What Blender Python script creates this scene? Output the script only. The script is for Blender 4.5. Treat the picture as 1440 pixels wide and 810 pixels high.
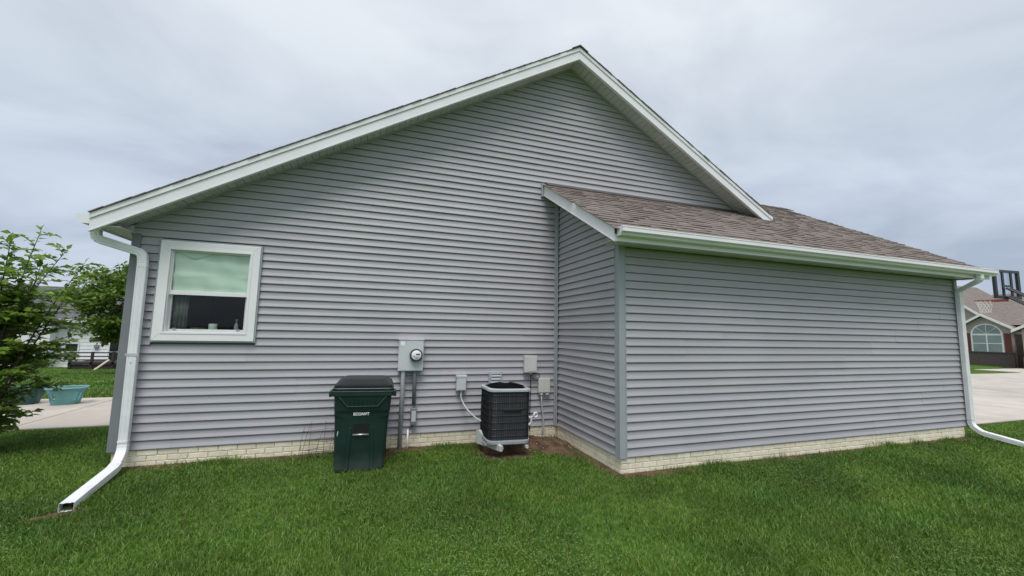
import bpy, bmesh, math, random
import numpy as np
from mathutils import Vector, Matrix

for o in list(bpy.data.objects): bpy.data.objects.remove(o)
scene = bpy.context.scene
C = scene.collection
random.seed(7); rng = np.random.default_rng(7)
R = math.radians

# ------------------------------------------------------------------ camera
CAM = Vector((2.7877, -6.1165, 1.4633)); YAW, PITCH, ROLL = 0.3291, 0.1064, 0.0200
fw = Vector((math.sin(YAW)*math.cos(PITCH), math.cos(YAW)*math.cos(PITCH), math.sin(PITCH)))
r0 = Vector((math.cos(YAW), -math.sin(YAW), 0)); u0 = r0.cross(fw)
rr = math.cos(ROLL)*r0 + math.sin(ROLL)*u0; uu = -math.sin(ROLL)*r0 + math.cos(ROLL)*u0
cd = bpy.data.cameras.new('camera'); cam = bpy.data.objects.new('camera', cd); C.objects.link(cam)
cam.matrix_world = Matrix(((rr.x, uu.x, -fw.x, CAM.x), (rr.y, uu.y, -fw.y, CAM.y), (rr.z, uu.z, -fw.z, CAM.z), (0, 0, 0, 1)))
cd.sensor_width = 36; cd.lens = 576.05/1440*36; cd.clip_start = 0.05; cd.clip_end = 3000
scene.camera = cam

# ------------------------------------------------------------------ sky, sun, exposure
SUN_EL, SUN_AZ = R(63), R(200)          # azimuth clockwise from +Y: behind the camera, a little to its left
w = bpy.data.worlds.new('World'); scene.world = w; w.use_nodes = True
nt = w.node_tree; nt.nodes.clear()
def wn(t, **k):
    n = nt.nodes.new(t)
    for a, b in k.items(): setattr(n, a, b)
    return n
L = nt.links.new
sky = wn('ShaderNodeTexSky', sky_type='NISHITA'); sky.sun_disc = False; sky.sun_elevation = SUN_EL; sky.sun_rotation = SUN_AZ
sky.air_density = 1.0; sky.dust_density = 2.0
skys = wn('ShaderNodeVectorMath', operation='SCALE'); skys.inputs['Scale'].default_value = 0.10
L(sky.outputs[0], skys.inputs[0])
tc = wn('ShaderNodeTexCoord'); sep = wn('ShaderNodeSeparateXYZ'); L(tc.outputs['Generated'], sep.inputs[0])
ramp = wn('ShaderNodeValToRGB'); L(sep.outputs['Z'], ramp.inputs[0])
e = ramp.color_ramp.elements
e[0].position = 0.0; e[0].color = (.38, .43, .515, 1)
e[1].position = 1.0; e[1].color = (1.22, 1.23, 1.24, 1)
for p_, c_ in ((.12, (.395, .445, .52, 1)), (.30, (.43, .48, .545, 1)), (.50, (.475, .515, .56, 1)), (.70, (.565, .595, .63, 1))):
    x = e.new(p_); x.color = c_
# cloud layer: direction projected on a flat deck
den = wn('ShaderNodeMath', operation='ADD'); den.inputs[1].default_value = 0.28; L(sep.outputs['Z'], den.inputs[0])
dv = wn('ShaderNodeCombineXYZ'); 
for i in range(3): L(den.outputs[0], dv.inputs[i])
deck = wn('ShaderNodeVectorMath', operation='DIVIDE'); L(tc.outputs['Generated'], deck.inputs[0]); L(dv.outputs[0], deck.inputs[1])
mp = wn('ShaderNodeMapping'); L(deck.outputs[0], mp.inputs[0]); mp.inputs['Rotation'].default_value = (0, 0, R(35)); mp.inputs['Scale'].default_value = (1.0, 1.35, 1.0); mp.inputs['Location'].default_value = (3.1, 1.4, 0.2)
n1 = wn('ShaderNodeTexNoise'); n1.inputs['Scale'].default_value = 1.5; n1.inputs['Detail'].default_value = 7; n1.inputs['Roughness'].default_value = .52; n1.inputs['Distortion'].default_value = .35; L(mp.outputs[0], n1.inputs['Vector'])
cr = wn('ShaderNodeValToRGB'); L(n1.outputs[0], cr.inputs[0])
cr.color_ramp.elements[0].position = .32; cr.color_ramp.elements[0].color = (.75, .775, .83, 1)
cr.color_ramp.elements[1].position = .68; cr.color_ramp.elements[1].color = (1.17, 1.165, 1.155, 1)
mul = wn('ShaderNodeMix', data_type='RGBA', blend_type='MULTIPLY'); mul.inputs[0].default_value = 1; mul.clamp_result = False
L(ramp.outputs[0], mul.inputs[6]); L(cr.outputs[0], mul.inputs[7])
mixs = wn('ShaderNodeMix', data_type='RGBA'); mixs.inputs[0].default_value = .9
L(skys.outputs[0], mixs.inputs[6]); L(mul.outputs[2], mixs.inputs[7])
bg = wn('ShaderNodeBackground'); bg.inputs[1].default_value = 1.0; L(mixs.outputs[2], bg.inputs[0])
out = wn('ShaderNodeOutputWorld'); L(bg.outputs[0], out.inputs[0])

sl = bpy.data.lights.new('sun', 'SUN'); sl.energy = 1.5; sl.angle = R(26); sl.color = (1, .97, .93)
so = bpy.data.objects.new('sun', sl); C.objects.link(so)
sd = Vector((math.sin(SUN_AZ)*math.cos(SUN_EL), math.cos(SUN_AZ)*math.cos(SUN_EL), math.sin(SUN_EL)))
so.rotation_euler = sd.to_track_quat('Z', 'Y').to_euler()
so.location = (0, -10, 20)
vs = scene.view_settings
vs.view_transform = 'Standard'; vs.look = 'None'; vs.exposure = 0.50; vs.gamma = 1.0; vs.use_curve_mapping = False

# ------------------------------------------------------------------ materials
def newmat(name):
    m = bpy.data.materials.new(name); m.use_nodes = True
    return m, m.node_tree, m.node_tree.nodes['Principled BSDF']
def mat(name, col, rough=.6, col2=None, scale=6, detail=5, stretch=(1, 1, 1), objvar=0, islvar=0, bump=0, bscale=40, bstretch=(1, 1, 1), metal=0, spec=.5, contrast=(.35, .65)):
    m, t, b = newmat(name); nd = t.nodes; lk = t.links.new
    b.inputs['Roughness'].default_value = rough; b.inputs['Metallic'].default_value = metal
    b.inputs['Specular IOR Level'].default_value = spec
    tcn = nd.new('ShaderNodeTexCoord')
    geo = nd.new('ShaderNodeNewGeometry')
    def noise(sc, st, det):
        mpn = nd.new('ShaderNodeMapping'); mpn.inputs['Scale'].default_value = st; lk(geo.outputs['Position'], mpn.inputs[0])
        n = nd.new('ShaderNodeTexNoise'); n.inputs['Scale'].default_value = sc; n.inputs['Detail'].default_value = det; lk(mpn.outputs[0], n.inputs['Vector'])
        return n
    c_out = None
    col2 = col2 or tuple(min(1, c*1.12) for c in col)
    n = noise(scale, stretch, detail)
    rp = nd.new('ShaderNodeValToRGB'); lk(n.outputs[0], rp.inputs[0])
    rp.color_ramp.elements[0].position = contrast[0]; rp.color_ramp.elements[0].color = (*col, 1)
    rp.color_ramp.elements[1].position = contrast[1]; rp.color_ramp.elements[1].color = (*col2, 1)
    c_out = rp.outputs[0]
    if objvar or islvar:
        oi = nd.new('ShaderNodeObjectInfo')
        ad = nd.new('ShaderNodeMath'); ad.operation = 'ADD'; lk(oi.outputs['Random'], ad.inputs[0])
        if islvar: lk(geo.outputs['Random Per Island'], ad.inputs[1])
        else: ad.inputs[1].default_value = 0
        fr = nd.new('ShaderNodeMath'); fr.operation = 'FRACT'; lk(ad.outputs[0], fr.inputs[0])
        mr = nd.new('ShaderNodeMapRange'); v = max(objvar, islvar); mr.inputs[3].default_value = 1-v; mr.inputs[4].default_value = 1+v; lk(fr.outputs[0], mr.inputs[0])
        hs = nd.new('ShaderNodeVectorMath'); hs.operation = 'SCALE'; lk(c_out, hs.inputs[0]); lk(mr.outputs[0], hs.inputs['Scale'])
        c_out = hs.outputs[0]
    lk(c_out, b.inputs['Base Color'])
    if bump:
        n2 = noise(bscale, bstretch, 4); bp = nd.new('ShaderNodeBump'); bp.inputs['Strength'].default_value = bump; bp.inputs['Distance'].default_value = .01
        lk(n2.outputs[0], bp.inputs['Height']); lk(bp.outputs[0], b.inputs['Normal'])
    return m
M = {}
M['siding'] = mat('vinyl_siding', (.384, .376, .403), .45, (.432, .424, .450), .9, 6, objvar=.04, bump=.16, bscale=22, bstretch=(1, 1, 9), contrast=(.3, .7))
M['post'] = mat('vinyl_corner', (.33, .355, .385), .5, (.36, .385, .41), 2, bump=.08, bscale=60)
M['post_dark'] = mat('vinyl_corner_dark', (.19, .20, .215), .55, (.22, .235, .25), 2, bump=.08, bscale=60)  # left corner post only: a darker grey than the other posts
M['white'] = mat('white_aluminium', (.80, .795, .82), .38, (.86, .855, .88), 2.5, bump=.03, bscale=20)
M['gutterwhite'] = mat('gutter_white', (.81, .80, .83), .30, (.87, .86, .885), 3, bump=.03, bscale=15)
M['dspout'] = mat('downspout_white', (.74, .755, .77), .42, (.84, .85, .86), 5, 8, bump=.06, bscale=18)
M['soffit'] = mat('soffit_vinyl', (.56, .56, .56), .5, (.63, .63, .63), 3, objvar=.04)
M['winwhite'] = mat('window_vinyl', (.83, .825, .83), .32, (.88, .875, .88), 3)
M['sash'] = mat('sash_grey', (.55, .56, .57), .4)
M['brick'] = mat('cream_painted_brick', (.76, .69, .51), .85, (.85, .80, .64), 14, 6, objvar=.07, bump=.5, bscale=70)
M['mortar'] = mat('cream_mortar', (.62, .55, .40), .9, (.72, .65, .50), 12, bump=.4, bscale=60)
M['shingle'] = mat('asphalt_shingle', (.155, .130, .118), .92, (.255, .215, .196), 70, 4, objvar=.12, islvar=.12, bump=.5, bscale=160, spec=.2)
M['shingle_dark'] = mat('ridge_shingle', (.09, .075, .07), .92, (.15, .125, .115), 60, 4, objvar=.15, bump=.5, bscale=160, spec=.2)
M['under'] = mat('roof_under', (.08, .066, .06), .95, (.13, .11, .10), 40, 4, bump=.4, bscale=120)
M['flash'] = mat('flashing', (.09, .085, .085), .6)
M['sheath'] = mat('sheathing', (.16, .165, .18), .8)
M['concrete'] = mat('concrete', (.41, .37, .325), .9, (.50, .46, .41), 1.3, 8, objvar=.05, bump=.25, bscale=50)
M['soil'] = mat('soil', (.060, .036, .020), .95, (.165, .100, .058), 9, 8, bump=.8, bscale=30)
M['bin'] = mat('bin_green_plastic', (.006, .023, .019), .44, (.010, .033, .027), 4, 6, bump=.05, bscale=80)
_t = M['bin'].node_tree; _n = _t.nodes; _b = _n['Principled BSDF']; _src = _b.inputs['Base Color'].links[0].from_socket
_tc = _n.new('ShaderNodeTexCoord'); _sp = _n.new('ShaderNodeSeparateXYZ'); _t.links.new(_tc.outputs['Object'], _sp.inputs[0])
_nz = _n.new('ShaderNodeTexNoise'); _nz.inputs['Scale'].default_value = 9; _nz.inputs['Detail'].default_value = 6; _t.links.new(_tc.outputs['Object'], _nz.inputs['Vector'])
_ad = _n.new('ShaderNodeMath'); _ad.operation = 'MULTIPLY_ADD'; _ad.inputs[1].default_value = -.22; _t.links.new(_nz.outputs[0], _ad.inputs[0]); _t.links.new(_sp.outputs['Z'], _ad.inputs[2])
_mr = _n.new('ShaderNodeMapRange'); _mr.inputs[1].default_value = -.13; _mr.inputs[2].default_value = .10; _mr.inputs[3].default_value = .5; _mr.inputs[4].default_value = 0; _t.links.new(_ad.outputs[0], _mr.inputs[0])
_mx = _n.new('ShaderNodeMix'); _mx.data_type = 'RGBA'; _mx.inputs[7].default_value = (.10, .115, .105, 1); _t.links.new(_mr.outputs[0], _mx.inputs[0]); _t.links.new(_src, _mx.inputs[6]); _t.links.new(_mx.outputs[2], _b.inputs['Base Color'])
M['binlid'] = mat('bin_lid_plastic', (.007, .010, .011), .4, (.012, .017, .018), 5, bump=.05, bscale=80)
M['binedge'] = mat('bin_edge_pale', (.035, .075, .065), .5, (.06, .10, .09), 12)  # paler green than the body, for the lid, rim and panel edge lines
M['steel'] = mat('steel', (.42, .43, .43), .35, (.55, .56, .56), 9, metal=.8)
M['galv'] = mat('galvanised', (.44, .46, .465), .45, (.54, .56, .565), 12, 5, metal=0)
M['meterring'] = mat('meter_ring_dark', (.07, .075, .08), .45)
M['boxgrey'] = mat('meter_box_paint', (.53, .56, .575), .42, (.61, .64, .65), 5, 6, bump=.02, bscale=30)
M['pvcgrey'] = mat('grey_pvc', (.19, .21, .23), .5, (.24, .26, .28), 6)
M['beige'] = mat('beige_plastic', (.55, .56, .53), .5, (.62, .63, .60), 9)
M['offwhite'] = mat('offwhite_plastic', (.60, .60, .56), .5, (.66, .66, .62), 9)
M['black'] = mat('black_plastic', (.012, .012, .013), .45)
M['black_gloss'] = mat('black_metal', (.018, .019, .021), .35, (.025, .026, .028), 10)
M['whiteplastic'] = mat('white_plastic', (.80, .80, .79), .4)
M['acmatte'] = mat('matt_black_guard', (.010, .011, .013), .85, spec=.1)
M['acgrey'] = mat('condenser_rim', (.40, .43, .46), .4, (.48, .51, .53), 6)
M['accoil'] = mat('condenser_coil', (.040, .044, .048), .6, (.062, .067, .072), 30, 3, stretch=(1, 1, .05), bump=.6, bscale=90, bstretch=(1, 1, .02))
M['acwire'] = mat('condenser_guard', (.012, .013, .015), .45)
M['acpad'] = mat('equipment_pad', (.48, .50, .49), .8, (.58, .60, .58), 8, 6, bump=.3, bscale=60)
M['teal'] = mat('teal_plastic', (.10, .27, .28), .4, (.15, .35, .35), 5)
M['teal_dark'] = mat('teal_dark_plastic', (.018, .07, .07), .4)
M['curtain'] = mat('green_curtain', (.62, .77, .64), .7, (.70, .83, .71), 4)
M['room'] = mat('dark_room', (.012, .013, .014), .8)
M['drape'] = mat('grey_green_cloth', (.05, .065, .055), .8, (.08, .10, .085), 12)
M['cup'] = mat('pale_green_ceramic', (.42, .50, .44), .4)
M['tan'] = mat('tan_siding', (.40, .355, .32), .7, (.44, .39, .35), 2)
M['nroof'] = mat('brown_roof', (.155, .130, .117), .95, (.205, .175, .158), 6, 8)
M['nbrick'] = mat('brown_wainscot', (.075, .062, .058), .9, (.105, .086, .08), 9, 6)
M['shutter'] = mat('dark_red_shutter', (.10, .024, .022), .55, (.13, .032, .03), 8)
M['nwhite'] = mat('far_white_trim', (.78, .78, .77), .5)
M['wsiding'] = mat('white_siding', (.80, .81, .83), .6, (.86, .87, .88), 2)
M['groof'] = mat('grey_roof', (.085, .088, .095), .95, (.12, .122, .13), 5)
M['darkglass'] = mat('dark_window', (.02, .024, .028), .08)
M['tealglass'] = mat('arched_window_glass', (.20, .26, .26), .08, (.27, .33, .33), 1.5)
M['deckwood'] = mat('dark_deck_wood', (.035, .028, .026), .8)
M['palewood'] = mat('pale_board', (.55, .47, .38), .7)
M['rust'] = mat('rusty_wire', (.10, .085, .07), .7, (.20, .17, .14), 30)
M['bark'] = mat('bark', (.075, .058, .048), .9, (.13, .105, .085), 20, bump=.6, bscale=50)
M['rim'] = mat('red_rim', (.30, .07, .06), .5)
M['net'] = mat('white_net', (.72, .70, .66), .8)

def glassmat(name, tint=(1, 1, 1)):
    m, t, b = newmat(name); nd = t.nodes; lk = t.links.new; nd.remove(b)
    tr = nd.new('ShaderNodeBsdfTransparent'); tr.inputs[0].default_value = (*tint, 1)
    gl = nd.new('ShaderNodeBsdfGlossy'); gl.inputs['Roughness'].default_value = .01
    lw = nd.new('ShaderNodeLayerWeight'); pw = nd.new('ShaderNodeMath'); pw.operation = 'POWER'; pw.inputs[1].default_value = 5; lk(lw.outputs['Facing'], pw.inputs[0])
    fr = nd.new('ShaderNodeMapRange'); fr.inputs[3].default_value = .022; fr.inputs[4].default_value = .9; lk(pw.outputs[0], fr.inputs[0])
    mx = nd.new('ShaderNodeMixShader'); lk(fr.outputs[0], mx.inputs[0]); lk(tr.outputs[0], mx.inputs[1]); lk(gl.outputs[0], mx.inputs[2])
    lk(mx.outputs[0], nd['Material Output'].inputs[0]); return m
M['glass'] = glassmat('window_glass', (.95, .97, .96))
M['acrylic'] = glassmat('clear_backboard', (.9, .92, .94))

def leafmat(name, c1, c2, c3, nscale=1.2, trans=.35, rough=.45, patch=None):
    m, t, b = newmat(name); nd = t.nodes; lk = t.links.new
    geo = nd.new('ShaderNodeNewGeometry')
    rp = nd.new('ShaderNodeValToRGB'); lk(geo.outputs['Random Per Island'], rp.inputs[0])
    rp.color_ramp.elements[0].color = (*c1, 1); rp.color_ramp.elements[1].color = (*c3, 1)
    x = rp.color_ramp.elements.new(.5); x.color = (*c2, 1)
    n = nd.new('ShaderNodeTexNoise'); n.inputs['Scale'].default_value = nscale; n.inputs['Detail'].default_value = 5; lk(geo.outputs['Position'], n.inputs['Vector'])
    mr = nd.new('ShaderNodeMapRange'); mr.inputs[1].default_value = .3; mr.inputs[2].default_value = .7; mr.inputs[3].default_value = .72; mr.inputs[4].default_value = 1.28; lk(n.outputs[0], mr.inputs[0])
    sc = nd.new('ShaderNodeVectorMath'); sc.operation = 'SCALE'; lk(rp.outputs[0], sc.inputs[0]); lk(mr.outputs[0], sc.inputs['Scale'])
    if patch:
        n2 = nd.new('ShaderNodeTexNoise'); n2.inputs['Scale'].default_value = patch[1]; n2.inputs['Detail'].default_value = 6; n2.inputs['Roughness'].default_value = .65; lk(geo.outputs['Position'], n2.inputs['Vector'])
        r2 = nd.new('ShaderNodeValToRGB'); lk(n2.outputs[0], r2.inputs[0]); r2.color_ramp.elements[0].position = .36; r2.color_ramp.elements[0].color = (*patch[0], 1); r2.color_ramp.elements[1].position = .64; r2.color_ramp.elements[1].color = (*patch[2], 1)
        m2 = nd.new('ShaderNodeMix'); m2.data_type = 'RGBA'; m2.blend_type = 'MULTIPLY'; m2.inputs[0].default_value = 1; lk(sc.outputs[0], m2.inputs[6]); lk(r2.outputs[0], m2.inputs[7]); sc = m2; so_ = m2.outputs[2]
    else: so_ = sc.outputs[0]
    lk(so_, b.inputs['Base Color']); b.inputs['Roughness'].default_value = rough; b.inputs['Specular IOR Level'].default_value = .35
    tl = nd.new('ShaderNodeBsdfTranslucent'); lk(so_, tl.inputs[0])
    mx = nd.new('ShaderNodeMixShader'); mx.inputs[0].default_value = trans; lk(b.outputs[0], mx.inputs[1]); lk(tl.outputs[0], mx.inputs[2])
    lk(mx.outputs[0], nd['Material Output'].inputs[0]); return m
M['grass'] = leafmat('grass_blades', (.055, .130, .013), (.104, .214, .027), (.235, .345, .100), 1.1, .30, .5, ((.80, .88, .84), .9, (1.20, 1.08, .95)))
M['drygrass'] = leafmat('dry_grass', (.16, .12, .06), (.24, .19, .10), (.14, .15, .06), 2, .2, .7)
M['clover'] = leafmat('clover_leaves', (.08, .16, .035), (.12, .21, .05), (.17, .27, .09), 2, .25, .5)
M['leaf'] = leafmat('shrub_leaves', (.13, .22, .03), (.20, .32, .05), (.29, .41, .10), 1.5, .45, .38)
M['mapleleaf'] = leafmat('maple_leaves', (.075, .14, .016), (.13, .23, .028), (.20, .31, .05), .8, .42, .5)

# ------------------------------------------------------------------ mesh helpers
class MB:
    def __init__(s): s.v = []; s.f = []
    def add(s, vs, fs):
        n = len(s.v); s.v += [tuple(v) for v in vs]; s.f += [tuple(i+n for i in f) for f in fs]; return s
    def box(s, x0, x1, y0, y1, z0, z1):
        return s.add([(x, y, z) for z in (z0, z1) for y in (y0, y1) for x in (x0, x1)], [(0, 2, 3, 1), (4, 5, 7, 6), (0, 1, 5, 4), (2, 6, 7, 3), (0, 4, 6, 2), (1, 3, 7, 5)])
    def prism(s, pts, d):
        """closed polygon pts (3-D) extruded by vector d"""
        n = len(pts); d = Vector(d); a = [Vector(p) for p in pts]; b = [p+d for p in a]
        return s.add(a+b, [tuple(range(n))[::-1], tuple(range(n, 2*n))] + [(i, (i+1) % n, n+(i+1) % n, n+i) for i in range(n)])
    def loft(s, rings, cap=True):
        n = len(rings[0]); vs = [p for r_ in rings for p in r_]; fs = []
        for k in range(len(rings)-1):
            for i in range(n):
                j = (i+1) % n; fs.append((k*n+i, k*n+j, (k+1)*n+j, (k+1)*n+i))
        if cap: fs += [tuple(range(n))[::-1], tuple(range((len(rings)-1)*n, len(rings)*n))]
        return s.add(vs, fs)
    def sweep(s, path, sec, ref=(0, 1, 0), cap=True, crimp=0):
        """sweep 2-D section (a along side, b along up) along path"""
        P = [Vector(p) for p in path]; rings = []; ref = Vector(ref)
        for i, p in enumerate(P):
            t = (P[min(i+1, len(P)-1)]-P[max(i-1, 0)]).normalized()
            if i == 0: side = t.cross(ref); side = side if side.length > 1e-4 else t.cross(Vector((1, 0, 0)))
            else: side = side - t*side.dot(t)
            side.normalize(); up = side.cross(t)
            sc = 1
            if 0 < i < len(P)-1:
                a_ = (P[i]-P[i-1]).normalized(); b_ = (P[i+1]-P[i]).normalized(); sc = 1/max(.5, math.cos(a_.angle(b_)/2))
            ck = 1-crimp if (i % 2 and 0 < i < len(P)-1 and (P[i+1]-P[i]).length < .06) else 1
            rings.append([p+side*a*ck+up*b*ck for a, b in sec])
        return s.loft(rings, cap)
    def tube(s, path, rad, n=10, ref=(0, 1, 0), cap=True):
        P = [Vector(p) for p in path]; rd = rad if isinstance(rad, (list, tuple)) else [rad]*len(P)
        rings = []; side = None
        for i, p in enumerate(P):
            t = (P[min(i+1, len(P)-1)]-P[max(i-1, 0)]).normalized()
            if side is None:
                side = t.cross(Vector(ref)); side = side if side.length > 1e-3 else t.cross(Vector((1, 0, 0)))
            side = side-t*side.dot(t); side.normalize(); up = side.cross(t)
            rings.append([p+(side*math.cos(2*math.pi*k/n)+up*math.sin(2*math.pi*k/n))*rd[i] for k in range(n)])
        return s.loft(rings, cap)
    def mesh(s, name):
        me = bpy.data.meshes.new(name); me.from_pydata(s.v, [], s.f); me.update()
        bm = bmesh.new(); bm.from_mesh(me); bmesh.ops.recalc_face_normals(bm, faces=bm.faces); bm.to_mesh(me); bm.free(); return me
def link(name, me, m, parent=None, loc=None, rot=None, smooth=False):
    o = bpy.data.objects.new(name, me); C.objects.link(o)
    if m is not None and not me.materials: me.materials.append(M[m] if isinstance(m, str) else m)
    if parent: o.parent = parent
    if loc is not None: o.location = loc
    if rot is not None: o.rotation_euler = rot
    if smooth:
        for p in me.polygons: p.use_smooth = True
    return o
def obj(name, mb, m, parent=None, smooth=False, bevel=0, **k):
    o = link(name, mb.mesh(name), m, parent, smooth=smooth, **k)
    if bevel:
        b = o.modifiers.new('bevel', 'BEVEL'); b.width = bevel; b.segments = 2; b.limit_method = 'ANGLE'; b.angle_limit = R(40)
    return o
def tag(o, label, cat, group=None):
    o['label'] = label; o['category'] = cat
    if group: o['group'] = group
    return o
def thing(name, label, cat, loc=(0, 0, 0), rz=0, group=None):
    o = bpy.data.objects.new(name, None); C.objects.link(o); o.location = loc; o.rotation_euler = (0, 0, rz); o.empty_display_size = .2
    return tag(o, label, cat, group)
def struct(o): o['kind'] = 'structure'; return o
def arc(pts, rad, n=6):
    """round the inner corners of a polyline"""
    P = [Vector(p) for p in pts]; out_ = [P[0]]
    for i in range(1, len(P)-1):
        a = (P[i-1]-P[i]); b = (P[i+1]-P[i]); r_ = min(rad, a.length*.45, b.length*.45); a.normalize(); b.normalize()
        p0, p1 = P[i]+a*r_, P[i]+b*r_
        for k in range(n+1):
            t = k/n; out_.append((1-t)**2*p0+2*t*(1-t)*P[i]+t*t*p1)
    out_.append(P[-1]); return out_
def rrect(w, h, r_, n=3):
    pts = []
    for cx, cy, a0 in ((w/2-r_, h/2-r_, 0), (-w/2+r_, h/2-r_, 90), (-w/2+r_, -h/2+r_, 180), (w/2-r_, -h/2+r_, 270)):
        for k in range(n+1):
            a = R(a0+90*k/n); pts.append((cx+r_*math.cos(a), cy+r_*math.sin(a)))
    return pts

# ------------------------------------------------------------------ dimensions of the house (metres, z = 0 at the bottom of the siding)
G = -.198; CO = .1016
W1, WR, D = 5.667, 12.72, 1.7815
SL = 7/12
RX, RT, RB, RS = 5.88, 6.285, 6.06, 6.11      # ridge x, top of shingles, fascia bottom, soffit at the ridge
OV = .34                                       # rake overhang
EX = -.245                                     # left eave fascia
WE, WT = -2.10, 2.70                           # wing eave fascia y; roof top there (y = -2.12)
wroof = lambda y: 2.70+SL*(y+2.12)
WRX0, WRX1 = 5.40, 13.0                        # wing rake planes
WRY = 1.62                                     # wing ridge y
BACK = 8.5

def smooth(a, b, x): t = np.clip((np.asarray(x, float)-a)/(b-a), 0, 1); return t*t*(3-2*t)
def gz(x, y):
    return G - .80*smooth(6.2, 24, y)*(1-smooth(-2, 3, x))

# ------------------------------------------------------------------ ground
gx = np.unique(np.concatenate([np.arange(-6, 16.1, .5), np.arange(-40, 60, 4), np.array([-900, -400, -150, -70, 90, 200, 500, 900])]))
gy = np.unique(np.concatenate([np.arange(-8, 8.1, .5), np.arange(-30, 60, 3), np.array([-900, -300, -80, 90, 200, 500, 900])]))
XX, YY = np.meshgrid(gx, gy); ZZ = gz(XX, YY)
mb = MB(); nx = len(gx)
mb.v = [tuple(map(float, t)) for t in zip(XX.ravel(), YY.ravel(), ZZ.ravel())]
mb.f = [(j*nx+i, j*nx+i+1, (j+1)*nx+i+1, (j+1)*nx+i) for j in range(len(gy)-1) for i in range(nx-1)]
# lawn material: soil seen between the blades, greener far off where no blades stand
m, t, b = newmat('lawn_ground'); nd = t.nodes; lk = t.links.new
geo = nd.new('ShaderNodeNewGeometry')
def gnoise(sc, det=6):
    n = nd.new('ShaderNodeTexNoise'); n.inputs['Scale'].default_value = sc; n.inputs['Detail'].default_value = det; lk(geo.outputs['Position'], n.inputs['Vector']); return n
def gramp(src, c0, c1, p0=.35, p1=.65):
    r_ = nd.new('ShaderNodeValToRGB'); lk(src, r_.inputs[0]); r_.color_ramp.elements[0].position = p0; r_.color_ramp.elements[0].color = (*c0, 1); r_.color_ramp.elements[1].position = p1; r_.color_ramp.elements[1].color = (*c1, 1); return r_
gA = gramp(gnoise(9).outputs[0], (.05, .105, .018), (.098, .178, .032)); gB = gramp(gnoise(.35).outputs[0], (.72, .74, .7), (1.25, 1.2, 1.15), .3, .7)
mm = nd.new('ShaderNodeMix'); mm.data_type = 'RGBA'; mm.blend_type = 'MULTIPLY'; mm.inputs[0].default_value = 1; lk(gA.outputs[0], mm.inputs[6]); lk(gB.outputs[0], mm.inputs[7])
lk(mm.outputs[2], b.inputs['Base Color']); b.inputs['Roughness'].default_value = .95; b.inputs['Specular IOR Level'].default_value = .1
bp_ = nd.new('ShaderNodeBump'); bp_.inputs['Strength'].default_value = .7; bp_.inputs['Distance'].default_value = .03; lk(gnoise(25).outputs[0], bp_.inputs['Height']); lk(bp_.outputs[0], b.inputs['Normal'])
M['lawn'] = m
ground = struct(obj('lawn_ground', mb, 'lawn'))

# bare soil: uneven sheets with ragged outline lying 4 mm and more above the lawn sheet
def soil_patch(cx, cy, rx, ry, seed, hump=.02, rot=0):
    rg = np.random.default_rng(seed); n = 40; rings = 8; vs = [(cx, cy, G+.006+hump)]; fs = []
    ph = rg.uniform(0, 6.28, 6); am = rg.uniform(.04, .16, 6)
    for k in range(1, rings+1):
        for i in range(n):
            a = 2*math.pi*i/n; rad = 1+sum(am[j]*math.sin((j+2)*a+ph[j]) for j in range(6)); q = k/rings
            x_, y_ = rx*rad*q*math.cos(a), ry*rad*q*math.sin(a)
            x = cx+x_*math.cos(rot)-y_*math.sin(rot); y = cy+x_*math.sin(rot)+y_*math.cos(rot)
            z = G+.006+hump*(1-q*q)+(rg.uniform(-.006, .010) if k < rings else -.004)
            vs.append((x, y, z))
    for i in range(n): fs.append((0, 1+i, 1+(i+1) % n))
    for k in range(rings-1):
        for i in range(n):
            j = (i+1) % n; fs.append((1+k*n+i, 1+(k+1)*n+i, 1+(k+1)*n+j, 1+k*n+j))
    mb = MB(); mb.add(vs, fs); return struct(obj('bare_soil', mb, 'soil', smooth=True))
SOIL = [(5.30, -.36, .40, .52, 1, .085, .0), (.30, -1.33, .20, .065, 2, .003, .35), (4.66, -.50, .44, .46, 3, .004, 0), (2.86, -.25, .34, .24, 4, .006, 0), (3.4, -.08, .4, .16, 5, .01, 0)]
for s_ in SOIL: soil_patch(*s_)
# soil strip along the foundations
def strip(pts, width, n, seed):
    rg = np.random.default_rng(seed); a, b_ = Vector(pts[0]), Vector(pts[1]); d = (b_-a); ln = d.length; d.normalize(); nrm = Vector((d.y, -d.x, 0)); mb = MB(); vs = []
    for i in range(n+1):
        p = a+d*ln*i/n; wd = width*(1+.5*rg.uniform(-1, 1)); vs += [(p.x, p.y, G+.012), ((p+nrm*wd*.6).x, (p+nrm*wd*.6).y, G+.010+rg.uniform(-.003, .006)), ((p+nrm*wd).x, (p+nrm*wd).y, G-.004)]
    fs = []
    for i in range(n): fs += [(3*i, 3*i+1, 3*i+4, 3*i+3), (3*i+1, 3*i+2, 3*i+5, 3*i+4)]
    mb.add(vs, fs); return struct(obj('soil_strip', mb, 'soil'))
strip([(0, .02, 0), (W1, .02, 0)], .14, 60, 11); strip([(W1, -D+.02, 0), (WR, -D+.02, 0)], .16, 80, 12); strip([(W1+.02, 0, 0), (W1+.02, -D, 0)], .14, 30, 13)

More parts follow.
